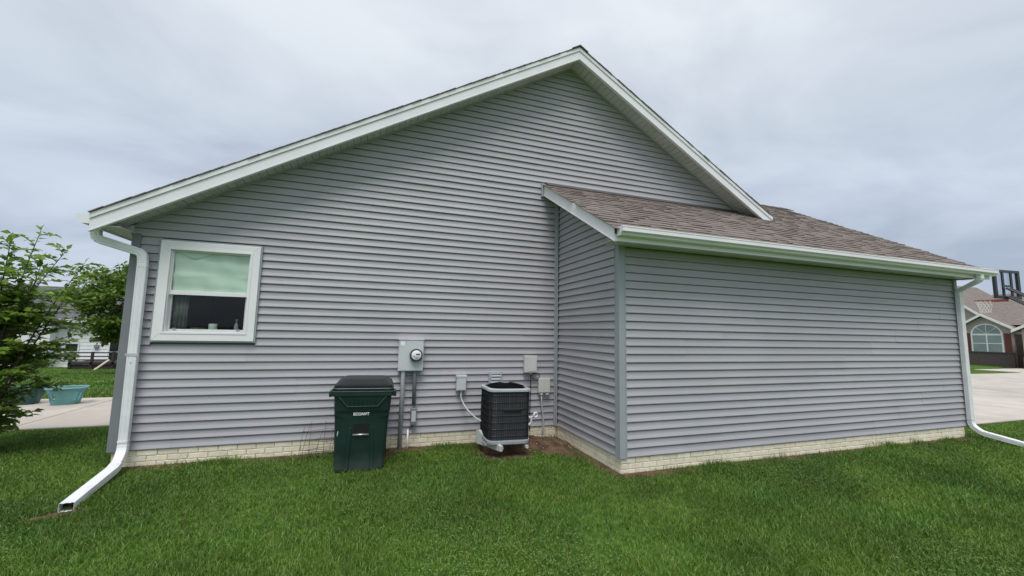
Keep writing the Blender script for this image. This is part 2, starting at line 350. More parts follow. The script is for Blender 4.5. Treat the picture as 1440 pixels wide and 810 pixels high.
# concrete: patio beyond the left corner, driveway on the right; slabs are single pieces
def paving(name, rects, z, label=None):
    root = bpy.data.objects.new(name, None); C.objects.link(root); struct(root)
    for (x0, x1, y0, y1) in rects:
        mb = MB(); mb.box(x0+.012, x1-.012, y0+.012, y1-.012, z-.12, z+random.uniform(0, .004)); obj('slab', mb, 'concrete', root, bevel=.01)
    mb = MB()
    for (x0, x1, y0, y1) in rects: mb.box(x0+.001, x1-.001, y0+.001, y1-.001, z-.14, z-.02)
    obj('joint_bed', mb, 'soil', root)
    return root
paving('patio', [(x, x+2.2, 2.45, 5.65) for x in (-11.2, -9, -6.8, -4.6, -2.4)]+[(-.2, -.04, 2.45, 5.65)], G+.03)
paving('driveway', [(x, x+3.6, y, y+3.7) for x in (13.2, 16.8, 20.4, 24.0, 27.6) for y in (-1.2, 2.5)] + [(31.2, 36, -4.9, 6.0), (36, 41, -4.9, 8.0), (24.0, 27.6, -4.9, -1.2), (27.6, 31.2, -4.9, -1.2)], G+.03)

# ------------------------------------------------------------------ the house
house = thing('house', 'grey vinyl sided house with brown shingled garage wing and white trim', 'house')

# --- foundation with bricks
fnd = obj('foundation', MB().prism([(.03, .032, 0), (.03, BACK, 0), (WR-.03, BACK, 0), (WR-.03, -D+.032, 0), (W1+.032, -D+.032, 0), (W1+.032, .032, 0)], (0, 0, -.6)) if False else
          MB().box(.03, W1+.2, .032, BACK, -.6, -.004).box(W1+.032, WR-.10, -D+.032, BACK-.01, -.6, -.006), 'mortar', house)
brick_cache = {}
def brick_mesh(l, h, axis):
    k = (round(l, 3), axis)
    if k not in brick_cache:
        mb = MB(); a, b_, d = l/2, h/2, .018; c_ = .004
        # chamfered front face
        if axis == 'x': f = lambda u, v, o_: (u, -o_, v)
        else: f = lambda u, v, o_: (-o_, u, v)
        vs = [f(s1*a, s2*b_, -d) for s1, s2 in ((-1, -1), (1, -1), (1, 1), (-1, 1))]+[f(s1*a, s2*b_, 0) for s1, s2 in ((-1, -1), (1, -1), (1, 1), (-1, 1))]+[f(s1*(a-c_), s2*(b_-c_), c_) for s1, s2 in ((-1, -1), (1, -1), (1, 1), (-1, 1))]
        mb.add(vs, [(0, 1, 2, 3), (0, 1, 5, 4), (1, 2, 6, 5), (2, 3, 7, 6), (3, 0, 4, 7), (4, 5, 9, 8), (5, 6, 10, 9), (6, 7, 11, 10), (7, 4, 8, 11), (8, 9, 10, 11)])
        brick_cache[k] = mb.mesh('brick'); brick_cache[k].materials.append(M['brick'])
    return brick_cache[k]
def bricks(a, b_, fixed, axis):
    bl, bh = .205, .066
    for r_ in range(4):
        z = -.010-bh*(r_+.5); x = a-(bl/2 if r_ % 2 else 0)
        while x < b_-.02:
            x0, x1 = max(a, x)+.003, min(b_, x+bl)-.003
            if x1-x0 > .02:
                mid = (x0+x1)/2; j = random.uniform(-.002, .002)
                o = link('brick', brick_mesh(x1-x0, bh-.006, axis), None, fnd, loc=(mid, fixed+j, z) if axis == 'x' else (fixed+j, mid, z))
            x += bl
bricks(.06, W1, .022, 'x'); bricks(W1+.02, WR-.12, -D+.022, 'x'); bricks(-D+.03, 0, W1+.022, 'y')

# --- siding boards
def board(parent, u0, n0, base, z0, fL, fR, off=0, c=CO):
    """one course: u0 along, n0 outward, base origin; ends follow fL(z), fR(z)"""
    prof = [(-.0305, 0), (-.002, 0), (0, .002), (0, .008), (-.0115, c*.44), (-.0165, c-.0125), (-.0310, c-.012), (-.0310, c+.008), (-.034, c+.008), (-.034, 0)]
    u0, n0, base = Vector(u0), Vector(n0), Vector(base)
    rings = []
    for fn in (fL, fR):
        rings.append([base+u0*fn(z0+z)+n0*(o_+off)+Vector((0, 0, z0+z)) for o_, z in prof])
    mb = MB(); mb.loft(rings); return obj('siding_board', mb, 'siding', parent)
def siding(parent, u0, n0, base, k0, k1, fL, fR, holes=(), panel=3.75, seed=0, phase=None):
    rg = random.Random(seed)
    for k in range(k0, k1):
        z0 = k*CO; zt = z0+CO
        a, b_ = max(fL(z0), fL(zt)), min(fR(z0), fR(zt))
        if fL(z0) >= fR(z0): continue
        segs = [(fL, fR)]
        for (h0, h1, hz0, hz1) in holes:
            if zt > hz0+.01 and z0 < hz1-.01:
                segs = [(fL, lambda z, h0=h0: h0), (lambda z, h1=h1: h1, fR)]
        # seams: double courses share a seam position, staggered up the wall
        kk = k//2
        ph = (phase(kk) if phase else (kk*1.37) % panel)
        out_ = []
        for (l_, r_) in segs:
            cuts = []; x = ph
            while x < 20:
                if x > max(l_(z0), l_(zt))+.35 and x < min(r_(z0), r_(zt))-.35: cuts.append(x)
                x += panel
            prev = l_
            for x in cuts:
                out_.append((prev, lambda z, x=x: x)); prev = (lambda z, x=x: x-.018)
            out_.append((prev, r_))
        for i, (l_, r_) in enumerate(out_):
            board(parent, u0, n0, base, z0, l_, r_, off=-.0026*(i % 2)+rg.uniform(-.0004, .0004))

gable_wall = obj('gable_wall', MB().prism([(.02, .040, 0), (W1+.4, .040, 0), (W1+.4, .040, 1.30), (.02, .040, 1.30)], (0, .12, 0))
                 .prism([(.02, .040, 1.30), (.40, .040, 1.30), (.40, .040, 2.48), (.02, .040, 2.48)], (0, .12, 0))
                 .prism([(1.28, .040, 1.30), (W1+.4, .040, 1.30), (W1+.4, .040, 2.48), (1.28, .040, 2.48)], (0, .12, 0))
                 .prism([(.02, .040, 2.48), (12.0, .040, 2.48), (RX, .040, RS+.04)], (0, .12, 0)), 'sheath', house)
WIN = (.285, 1.39, 1.255, 2.52)
xl = lambda z: max(.088, RX-(RS-z)/SL+.004)
xr = lambda z: (W1-.03 if z < 3.955 else RX+(RS-z)/SL-.004)
def xr_course(k): return (lambda z: W1-.03) if k < 39 else (lambda z: RX+(RS-z)/SL-.004)
def xl_course(z0): return (lambda z: .088) if z0 < 2.53 else (lambda z: max(-.02, RX-(RS-z)/SL+.004))
for k in range(0, 61):
    z0 = k*CO
    if z0+.01 > RS-.03: break
    l_, r_ = xl_course(z0), xr_course(k)
    if l_(z0+CO+.012) > r_(z0+CO+.012):   # topmost bits
        l_ = (lambda z, f=l_: min(f(z), RX)); r_ = (lambda z, f=r_: max(f(z), RX))
    siding(gable_wall, (1, 0, 0), (0, -1, 0), (0, 0, 0), k, k+1, l_, r_, holes=[WIN] if 1 else (), seed=k, panel=4.4, phase=lambda kk: (kk*1.9+.6) % 4.4)
# course trims: a flat filler strip over the window
# --- wing walls
wing_front = obj('wing_wall', MB().box(W1+.040, WR-.040, -D+.040, -D+.15, 0, 2.60), 'sheath', house)
siding(wing_front, (1, 0, 0), (0, -1, 0), (0, -D, 0), 0, 25, lambda z: W1+.088, lambda z: WR-.088, seed=99, panel=3.66, phase=lambda kk: (6.6+kk*.62) % 3.66)
wing_side = obj('wing_side_wall', MB().prism([(W1+.040, -D+.16, 0), (W1+.040, .03, 0), (W1+.040, .03, wroof(.03)-.1), (W1+.040, -D+.16, wroof(-D+.16)-.1)], (.1, 0, 0)), 'sheath', house)
# along y; top cut follows the rake soffit
ws_top = lambda y: wroof(y)-.165
for k in range(0, 37):
    z0 = k*CO
    def lo(z): return max(-D+.088, (z+.165-2.70)/SL-2.12)
    if lo(z0) > -.06: break
    siding(wing_side, (0, 1, 0), (-1, 0, 0), (W1, 0, 0), k, k+1, lo, lambda z: max(-.035, lo(z)+.001), seed=300+k, panel=9, phase=lambda kk: 30)
left_wall = obj('left_wall', MB().box(.040, .15, .16, BACK, 0, 2.58), 'sheath', house)
siding(left_wall, (0, 1, 0), (-1, 0, 0), (0, 0, 0), 0, 25, lambda z: .088, lambda z: BACK, seed=500, panel=30, phase=lambda kk: 30)
right_wall = obj('right_wall', MB().box(WR-.15, WR-.040, -D+.16, 5.0, 0, 2.58).prism([(WR-.04, -D+.2, 2.58), (WR-.04, 5.0, 2.58), (WR-.04, WRY, wroof(WRY)-.2)], (-.1, 0, 0)), 'sheath', house)
siding(right_wall, (0, 1, 0), (1, 0, 0), (WR, 0, 0), 0, 25, lambda z: -D+.088, lambda z: 5.0, seed=600, panel=30, phase=lambda kk: 30)
for k in range(25, 44):
    a_ = lambda z: (z+.165-2.70)/SL-2.12; b_ = lambda z: 2*WRY-((z+.165-2.70)/SL-2.12)
    if a_(k*CO+.13) < b_(k*CO+.13): siding(right_wall, (0, 1, 0), (1, 0, 0), (WR, 0, 0), k, k+1, a_, b_, seed=700+k, panel=30, phase=lambda kk: 30)

# --- corner posts: L-shaped with a rounded arris and a flange
def corner_post(x, y, sx, sy, z0, z1, m='post'):
    a, p = .088, .006
    L_ = [(-p*sx, -p*sy), (a*sx, -p*sy), (a*sx, .03*sy), (.03*sx, .03*sy), (.03*sx, a*sy), (-p*sx, a*sy)]
    mb = MB(); mb.prism([(x+u, y+v, z0) for u, v in L_], (0, 0, z1-z0))
    o = obj('corner_post', mb, m, house, bevel=.004)
    # raised flange lips
    mb = MB(); mb.box(min(x+a*sx, x+(a-.012)*sx), max(x+a*sx, x+(a-.012)*sx), min(y-.011*sy, y-.0065*sy), max(y-.011*sy, y-.0065*sy), z0+.002, z1-.002)
    mb.box(min(x-.011*sx, x-.0065*sx), max(x-.011*sx, x-.0065*sx), min(y+a*sy, y+(a-.012)*sy), max(y+a*sy, y+(a-.012)*sy), z0+.002, z1-.002)
    obj('flange', mb, m, o)
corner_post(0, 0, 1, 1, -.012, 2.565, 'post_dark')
corner_post(W1, -D, 1, 1, -.012, 2.565)
corner_post(WR, -D, -1, 1, -.012, 2.565)
obj('inside_corner_trim', MB().box(W1-.050, W1-.022, -.014, .02, -.006, 3.70).box(W1-.026, W1-.0005, -.036, -.010, -.004, 3.69), 'post', house, bevel=.003)

# --- window
win = bpy.data.objects.new('window', None); C.objects.link(win); win.parent = house
x0, x1, z0, z1 = .302, 1.374, 1.272, 2.503
obj('trim_channel', MB().box(x0-.018, x0+.02, -.020, .03, z0-.018, z1+.018).box(x1-.02, x1+.018, -.020, .03, z0-.018, z1+.018).box(x0+.02, x1-.02, -.0195, .03, z0-.018, z0+.02).box(x0+.02, x1-.02, -.0195, .03, z1-.02, z1+.018), 'post', win)
cw = .098
def casing(pts, tilt):
    # mitred board with a stepped profile
    mb = MB(); mb.prism([(p[0], -.034, p[1]) for p in pts], (0, .05, 0)); return obj('casing', mb, 'winwhite', win, bevel=.004)
O_ = [(x0, z0), (x1, z0), (x1, z1), (x0, z1)]; I_ = [(x0+cw, z0+cw), (x1-cw, z0+cw), (x1-cw, z1-cw), (x0+cw, z1-cw)]
g_ = .0012
for i in range(4):
    j = (i+1) % 4; casing([O_[i], O_[j], I_[j], I_[i]], 0)
ix0, ix1, iz0, iz1 = x0+cw, x1-cw, z0+cw, z1-cw
# raised inner bead
obj('bead', MB().box(ix0-.012, ix0+.010, -.040, -.0345, iz0-.012, iz1+.012).box(ix1-.010, ix1+.012, -.040, -.0345, iz0-.012, iz1+.012).box(ix0+.010, ix1-.010, -.0395, -.0345, iz0-.012, iz0+.010).box(ix0+.010, ix1-.010, -.0395, -.0345, iz1-.010, iz1+.012), 'winwhite', win)
obj('jamb', MB().box(ix0-.004, ix0+.020, -.010, .10, iz0, iz1).box(ix1-.020, ix1+.004, -.010, .10, iz0, iz1).box(ix0+.020, ix1-.020, -.0095, .10, iz0-.004, iz0+.016).box(ix0+.020, ix1-.020, -.0095, .10, iz1-.016, iz1+.004), 'winwhite', win)
mz = 1.868
fx0, fx1, fz0, fz1 = ix0+.020, ix1-.020, iz0+.016, iz1-.016
def sash(zA, zB, yy, m, t=.024, bot=.03):
    s_ = obj('sash', MB().box(fx0, fx0+t, yy, yy+.028, zA, zB).box(fx1-t, fx1, yy, yy+.028, zA, zB).box(fx0+t, fx1-t, yy+.0005, yy+.0275, zA, zA+bot).box(fx0+t, fx1-t, yy+.0005, yy+.0275, zB-t, zB), m, win, bevel=.003)
    obj('pane', MB().box(fx0+t-.004, fx1-t+.004, yy+.012, yy+.016, zA+bot-.004, zB-t+.004), 'glass', s_); return s_
up_s = sash(mz-.03, fz1, .006, 'winwhite', .012, .052); lo_s = sash(fz0, mz-.002, .040, 'sash', .026, .030)
for xx in (fx0+.06, fx1-.10): obj('tilt_latch', MB().box(xx, xx+.036, .028, .042, fz0+.022, fz0+.042), 'pvcgrey', lo_s, bevel=.002)
# room behind the glass, open towards the window
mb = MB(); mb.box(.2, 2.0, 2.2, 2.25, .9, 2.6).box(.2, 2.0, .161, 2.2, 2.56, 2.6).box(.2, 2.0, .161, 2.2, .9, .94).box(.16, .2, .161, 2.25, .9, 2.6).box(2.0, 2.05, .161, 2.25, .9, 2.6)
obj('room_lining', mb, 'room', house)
obj('inner_sill', MB().box(.39, 1.29, .10, .26, iz0-.03, iz0+.014), 'winwhite', win)
# curtain bunched in the upper half, its top folded over
n_u, n_v = 40, 22; vs = []; fs = []
for j in range(n_v+1):
    for i in range(n_u+1):
        u, v = i/n_u, j/n_v
        sag = 0
        x = fx0+.012+(fx1-fx0-.024)*u; z = mz+.005+(fz1-.012-mz)*v-sag
        y = .040+.005*math.sin(u*19+v*5)+.006*math.sin(v*13+u*3)-.012*math.exp(-((v-.42)/.05)**2)*(.5+.5*math.sin(u*7))
        vs.append((x, y, z))
for j in range(n_v):
    for i in range(n_u): a = j*(n_u+1)+i; fs.append((a, a+1, a+n_u+2, a+n_u+1))
cur = tag(obj('curtain', MB().add(vs, fs), 'curtain', None, smooth=True), 'pale green cloth hung across the upper half of the window', 'curtain')
sm = cur.modifiers.new('thick', 'SOLIDIFY'); sm.thickness = .003
vs = []; fs = []
for i in range(13):
    u = i/12; dz = .085*max(0, 1-abs(u-.45)/.45)
    for j in range(5):
        q = j/4; vs.append((fx0+.02+(fx1-fx0)*(.02+.50*u), .0285+.004*math.sin(u*9)+.003*q, fz1-.014-q*dz-.004*q))
for i in range(12):
    for j in range(4): a = i*5+j; fs.append((a, a+1, a+6, a+5))
fo = obj('fold', MB().add(vs, fs), 'curtain', cur, smooth=True); sm = fo.modifiers.new('thick', 'SOLIDIFY'); sm.thickness = .002
vs = [(fx0+.035+.155*i/14, .085+.012*math.sin(i*1.7), z_) for z_ in (iz0+.03, mz-.03) for i in range(15)]
dr = tag(obj('drape', MB().add(vs, [(i, i+1, i+16, i+15) for i in range(14)]), 'drape', None, smooth=True), 'narrow dull grey-green drape behind the lower window pane', 'drape'); sm = dr.modifiers.new('thick', 'SOLIDIFY'); sm.thickness = .003
sz = iz0+.0145
def lathe(prof, n=16, c=(0, 0, 0)):
    mb = MB(); mb.loft([[(c[0]+r_*math.cos(2*math.pi*k/n), c[1]+r_*math.sin(2*math.pi*k/n), c[2]+z) for k in range(n)] for r_, z in prof]); return mb
tag(obj('cup', lathe([(.040, 0), (.046, .004), (.047, .10), (.044, .104), (.040, .100), (.036, .02)], c=(.86, .17, sz)), 'cup', smooth=True), 'pale green cup standing inside on the window sill', 'cup')
tag(obj('bowl', lathe([(.03, 0), (.07, .02), (.082, .05), (.078, .05), (.03, .012)], c=(.70, .18, sz)), 'bark', smooth=True), 'low dark bowl beside the pale cup on the window sill', 'bowl')
tag(obj('soap_bottle', lathe([(.022, 0), (.024, .01), (.024, .09), (.010, .12), (.008, .15), (.014, .152), (.014, .165)], c=(1.12, .17, sz)), 'pvcgrey', smooth=True), 'slim grey bottle inside the lower window pane', 'bottle')

# --- main roof
def zt(x): return RT-SL*abs(x-RX)
th = .012
main_roof = obj('main_roof', MB().prism([(EX-.015, -OV+.01, zt(EX-.015)-.012), (RX, -OV+.01, RT-.012), (RX, -OV+.01, RT-.10), (EX-.015, -OV+.01, zt(EX-.015)-.10)], (0, BACK+OV+.3, 0))
                .prism([(RX, -OV+.012, RT-.013), (10.75, -OV+.012, zt(10.75)-.013), (10.75, -OV+.012, zt(10.75)-.10), (RX, -OV+.012, RT-.10)], (0, BACK+OV+.29, 0)), 'under', house)
# rake fascia in two steps (board and drip band), mitred at the ridge
def rake(side, xe, end_cut=True):
    def P(x, z): return (x, z)
    xs = [(xe, None), (RX, None)]
    def bar(name, y0, y1, b0, b1, m, gap=0):
        xa = xe
        pts = [(xa, y0, zt(xa)-RT+b0), (RX-gap*side, y0, b0), (RX-gap*side, y0, b1), (xa, y0, zt(xa)-RT+b1)]
        return obj(name, MB().prism(pts, (0, y1-y0, 0)), m, house, bevel=.003)
    bar('rake_fascia', -OV-.006, -OV+.025, RB, RT-.085, 'white')
    bar('drip_edge', -OV-.020, -OV+.024, RT-.083, RT-.018, 'white')
rake(-1, EX); rake(1, 10.12)
# bottom lip of the fascia (bright rolled hem)
for xe in (EX, 10.12):
    obj('fascia_hem', MB().prism([(xe, -OV-.011, zt(xe)-RT+RB-.004), (RX, -OV-.011, RB-.004), (RX, -OV-.011, RB+.012), (xe, -OV-.011, zt(xe)-RT+RB+.012)], (0, .05, 0)), 'white', house)
# shingles showing along the rake edges
ang = math.atan(SL)
def rake_shingles(x_from, x_to, sgn):
    n = int(abs(x_to-x_from)/math.cos(ang)/.142); me = None
    for k in range(n):
        x = x_from+sgn*(k+.5)*.142*math.cos(ang); l_ = .150
        if me is None:
            me = MB().box(-l_/2, l_/2, 0, .30, -.007, .0035).mesh('shingle'); me.materials.append(M['shingle'])
        o = link('shingle', me, None, main_roof, loc=(x, -OV-.032+random.uniform(-.006, .006), zt(x)-.009+random.uniform(0, .004)), rot=(0, (ang if sgn > 0 else -ang)+R(1.6)*sgn, 0))
rake_shingles(EX-.03, RX-.03, 1) if False else None
rake_shingles(RX, EX-.03, -1); rake_shingles(RX, 10.14, 1)
# ridge cap
for k in range(30):
    y = -OV-.045+k*.30
    mb = MB(); mb.loft([[(RX-.15, y, RT-.078), (RX, y, RT+.012), (RX+.15, y, RT-.078), (RX+.15, y, RT-.090), (RX, y, RT-.004), (RX-.15, y, RT-.090)], [(RX-.15, y+.34, RT-.090), (RX, y+.34, RT+.0), (RX+.15, y+.34, RT-.090), (RX+.15, y+.34, RT-.102), (RX, y+.34, RT-.016), (RX-.15, y+.34, RT-.102)]])
    obj('ridge_cap', mb, 'shingle_dark', main_roof)
# soffit panels under the rakes
sp = None
def rake_soffit(xa, xb, sgn):
    global sp
    wdt = .100; n = int(abs(xb-xa)/math.cos(ang)/wdt)
    if sp is None:
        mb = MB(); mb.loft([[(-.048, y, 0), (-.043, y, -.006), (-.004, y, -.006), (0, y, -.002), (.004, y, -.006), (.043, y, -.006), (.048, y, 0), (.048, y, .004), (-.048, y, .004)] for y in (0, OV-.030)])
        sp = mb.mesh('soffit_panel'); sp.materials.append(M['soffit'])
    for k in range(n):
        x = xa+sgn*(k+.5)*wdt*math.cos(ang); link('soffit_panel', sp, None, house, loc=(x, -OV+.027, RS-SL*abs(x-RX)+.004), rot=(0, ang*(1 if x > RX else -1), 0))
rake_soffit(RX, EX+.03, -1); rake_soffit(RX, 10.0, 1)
obj('soffit_backing', MB().prism([(EX+.02, -OV+.027, RS+.012-SL*(RX-EX-.02)), (RX, -OV+.027, RS+.012), (RX, -OV+.027, RS+.024), (EX+.02, -OV+.027, RS+.024-SL*(RX-EX-.02))], (0, OV+.02, 0)).prism([(10.1, -OV+.027, RS+.012-SL*(10.1-RX)), (RX, -OV+.027, RS+.012), (RX, -OV+.027, RS+.024), (10.1, -OV+.027, RS+.024-SL*(10.1-RX))], (0, OV+.02, 0)), 'sheath', house)
# dark channel where siding meets the rake soffit
obj('rake_channel', MB().prism([(.05, -.012, RS-.03-SL*(RX-.05)), (RX, -.012, RS-.03), (RX, -.012, RS-.001), (.05, -.012, RS-.001-SL*(RX-.05))], (0, .03, 0)).prism([(9.62, -.012, RS-.03-SL*(9.62-RX)), (RX, -.012, RS-.03), (RX, -.012, RS-.001), (9.62, -.012, RS-.001-SL*(9.62-RX))], (0, .03, 0)), 'post', house)
# left eave: fascia, soffit, gutter
obj('eave_fascia', MB().box(EX, EX+.022, -OV+.026, BACK, 2.545, zt(EX)-.10), 'white', house)
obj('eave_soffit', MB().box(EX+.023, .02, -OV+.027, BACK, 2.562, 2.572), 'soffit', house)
obj('soffit_return', MB().prism([(EX+.03, -.004, 2.5725), (.0, -.004, 2.5725), (.0, -.004, 2.665), (EX+.03, -.004, 2.575)], (0, .05, 0)), 'soffit', house)
def gutter_profile():   # (out, z) K-style with rolled lip; z from the top
    return [(0, 0), (0, -.095), (.004, -.100), (.076, -.100), (.084, -.096), (.088, -.082), (.100, -.072), (.115, -.066), (.122, -.060), (.122, -.018), (.126, -.014), (.126, -.003), (.120, 0), (.112, -.002), (.112, -.012), (.116, -.018), (.116, -.058), (.095, -.068), (.082, -.080), (.076, -.092), (.070, -.094), (.006, -.094), (.006, 0)]
mb = MB(); mb.loft([[(EX-.002-a, y, 2.675+z) for a, z in gutter_profile()] for y in (-OV+.005, BACK)]); gl_ = obj('gutter', mb, 'gutterwhite', house)
obj('end_cap', MB().prism([(EX-.002-a, -OV-.002, 2.677+z*1.03) for a, z in gutter_profile()[:13]], (0, .006, 0)), 'gutterwhite', gl_)

# --- wing roof
def wp(x, y, dz=0): return (x, y, wroof(y)+dz)
wing_roof = obj('wing_roof', MB().prism([(WRX0, -2.11, wroof(-2.11)-.018), (WRX0, WRY, wroof(WRY)-.018), (WRX0, WRY, wroof(WRY)-.13), (WRX0, -2.11, wroof(-2.11)-.09)], (WRX1-WRX0-.004, 0, 0))
                .prism([(W1+.3, WRY, wroof(WRY)-.018), (W1+.3, 5.35, wroof(WRY)-SL*(5.35-WRY)-.018), (W1+.3, 5.35, wroof(WRY)-SL*(5.35-WRY)-.12), (W1+.3, WRY, wroof(WRY)-.13)], (WRX1-W1-.304, 0, 0)), 'under', house)
# cut-away of the wing roof behind the gable wall is hidden inside the house
shs = []
ex = .142; nrow = int((WRY+2.14)/math.cos(ang)/ex)+1
mesh_cache = {}
def sh_mesh(wd, thick):
    k = (round(wd*20), round(thick*500))
    if k not in mesh_cache:
        w_ = k[0]/20; t_ = k[1]/500
        mb = MB(); mb.add([(-w_/2, -ex*.5, -.004), (w_/2, -ex*.5, -.004), (w_/2, ex*.62, -.004), (-w_/2, ex*.62, -.004), (-w_/2, -ex*.5, t_), (w_/2, -ex*.5, t_), (w_/2, ex*.62, -.001), (-w_/2, ex*.62, -.001)], [(0, 3, 2, 1), (4, 5, 6, 7), (0, 1, 5, 4), (1, 2, 6, 5), (2, 3, 7, 6), (3, 0, 4, 7)])
        mesh_cache[k] = mb.mesh('shingle'); mesh_cache[k].materials.append(M['shingle'])
    return mesh_cache[k]
for r_ in range(nrow):
    yc = -2.165+(r_+.5)*ex*math.cos(ang)
    if yc > WRY: break
    xend = WRX1+.02
    x = WRX0-.028-random.uniform(0, .2)
    while x < xend:
        wd = random.choice([.10, .10, .15, .15, .2, .25]); a, b_ = max(x, WRX0-.028), min(x+wd, xend)
        if b_-a > .03:
            xm = (a+b_)/2
            inside = (yc > .06 and abs(xm-RX) < (RT-wroof(yc))/SL-.35)    # under the main roof: inside the house
            if not inside: shs.append((xm, yc, b_-a, random.choice([.004, .006, .010, .013, .015])))
        x += wd
def sh_d(s_): return (Vector((s_[0], s_[1], wroof(s_[1])))-CAM).length
shs.sort(key=sh_d)
for (x, y, wd, tk) in shs[:300]:
    o = link('shingle', sh_mesh(wd, tk), None, wing_roof, loc=(x, y, wroof(y)-.013), rot=(ang, 0, 0)); o.scale = (wd/(round(wd*20)/20), 1, 1) if round(wd*20) else (1, 1, 1)
mb = MB(); ca, sa = math.cos(ang), math.sin(ang)
for (x, y, wd, tk) in shs[300:]:
    z = wroof(y)-.013
    q = []
    for (u, v, t_) in [(-wd/2, -ex*.5, -.004), (wd/2, -ex*.5, -.004), (wd/2, ex*.62, -.004), (-wd/2, ex*.62, -.004), (-wd/2, -ex*.5, tk), (wd/2, -ex*.5, tk), (wd/2, ex*.62, -.001), (-wd/2, ex*.62, -.001)]:
        q.append((x+u, y+v*ca-t_*sa, z+v*sa+t_*ca))
    mb.add(q, [(0, 3, 2, 1), (4, 5, 6, 7), (0, 1, 5, 4), (1, 2, 6, 5), (2, 3, 7, 6), (3, 0, 4, 7)])
fs_ = obj('shingle_field', mb, 'shingle', wing_roof); fs_['kind'] = 'stuff'
for k in range(12):
    x = 9.6+k*.30
    if x > WRX1: break
    mb = MB(); zr = wroof(WRY)
    mb.loft([[(x, WRY-.15, zr-.072), (x, WRY, zr+.018), (x, WRY+.15, zr-.072), (x, WRY+.15, zr-.09), (x, WRY, zr), (x, WRY-.15, zr-.09)], [(x+.33, WRY-.15, zr-.080), (x+.33, WRY, zr+.010), (x+.33, WRY+.15, zr-.080), (x+.33, WRY+.15, zr-.098), (x+.33, WRY, zr-.008), (x+.33, WRY-.15, zr-.098)]])
    obj('ridge_cap', mb, 'shingle_dark', wing_roof)
obj('roof_flashing', MB().prism([(WRX0+.05, -.05, wroof(-.05)+.006), (WRX0+.05, .02, wroof(.02)+.006), (WRX0+.05, .02, wroof(.02)+.03), (WRX0+.05, -.008, wroof(0)+.028)], (9.63-WRX0-.05, 0, 0)), 'flash', house)
# wing rakes: left (seen) and right
def wing_rake(x0_, x1_, ytop, mirror=False):
    b0, b1 = -.195, -.022
    yy = lambda y: 2*WRY-y if mirror else y
    mb = MB(); mb.prism([(x0_, yy(WE), wroof(WE)+b0+.016), (x0_, yy(ytop), wroof(ytop)+b0), (x0_, yy(ytop), wroof(ytop)+b1), (x0_, yy(WE), wroof(WE)+b1)], (x1_-x0_, 0, 0))
    return obj('rake_fascia', mb, 'white', house, bevel=.003)
wing_rake(WRX0-.004, WRX0+.022, -.002); wing_rake(WRX1-.022, WRX1+.004, WRY-.002); wing_rake(WRX1-.022, WRX1+.004, WRY+.002, True)
obj('fascia_hem', MB().prism([(WRX0-.009, WE, wroof(WE)-.195+.010), (WRX0-.009, -.003, wroof(-.003)-.201), (WRX0-.009, -.003, wroof(-.003)-.187), (WRX0-.009, WE, wroof(WE)-.195+.026)], (.03, 0, 0)), 'white', house)
obj('rake_return', MB().box(WRX0-.045, WRX0-.010, -.030, .02, wroof(0)-.235, wroof(0)-.005), 'post', house, bevel=.003)
obj('rake_soffit', MB().prism([(WRX0+.023, WE+.02, wroof(WE+.02)-.165), (WRX0+.023, -.002, wroof(-.002)-.165), (WRX0+.023, -.002, wroof(-.002)-.150), (WRX0+.023, WE+.02, wroof(WE+.02)-.150)], (W1-WRX0+.02, 0, 0)), 'soffit', house)
obj('rake_soffit', MB().prism([(WR-.02, WE+.02, wroof(WE+.02)-.165), (WR-.02, WRY, wroof(WRY)-.165), (WR-.02, WRY, wroof(WRY)-.150), (WR-.02, WE+.02, wroof(WE+.02)-.150)], (WRX1-WR-.003, 0, 0)), 'soffit', house)
# eave: fascia, soffit panels, gutter
obj('eave_fascia', MB().box(WRX0+.023, WRX1-.023, WE, WE+.022, 2.535, 2.665), 'white', house)
n_p = 38; wdt = (WRX1-WRX0-.05)/n_p
mbp = MB(); mbp.loft([[(-wdt/2+.002, y, 0), (-wdt/2+.008, y, -.006), (-.004, y, -.006), (0, y, -.001), (.004, y, -.006), (wdt/2-.008, y, -.006), (wdt/2-.002, y, 0), (wdt/2-.002, y, .004), (-wdt/2+.002, y, .004)] for y in (0, -WE-D-.0)])
spm = mbp.mesh('soffit_panel'); spm.materials.append(M['soffit'])
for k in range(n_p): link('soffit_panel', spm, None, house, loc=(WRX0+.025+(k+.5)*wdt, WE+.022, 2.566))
mb = MB(); mb.loft([[(x, WE-.002-a, 2.690+z) for a, z in gutter_profile()] for x in (WRX0+.03, WRX1-.02)]); gw = obj('gutter', mb, 'gutterwhite', house)
for x in (WRX0+.026, WRX1-.020): obj('end_cap', MB().prism([(x, WE-.002-a, 2.692+z*1.03) for a, z in gutter_profile()[:13]], (.005, 0, 0)), 'gutterwhite', gw)
for x in np.arange(5.9, 12.9, .62): obj('gutter_hanger', MB().box(x, x+.02, WE-.11, WE-.004, 2.681, 2.685), 'steel', gw)

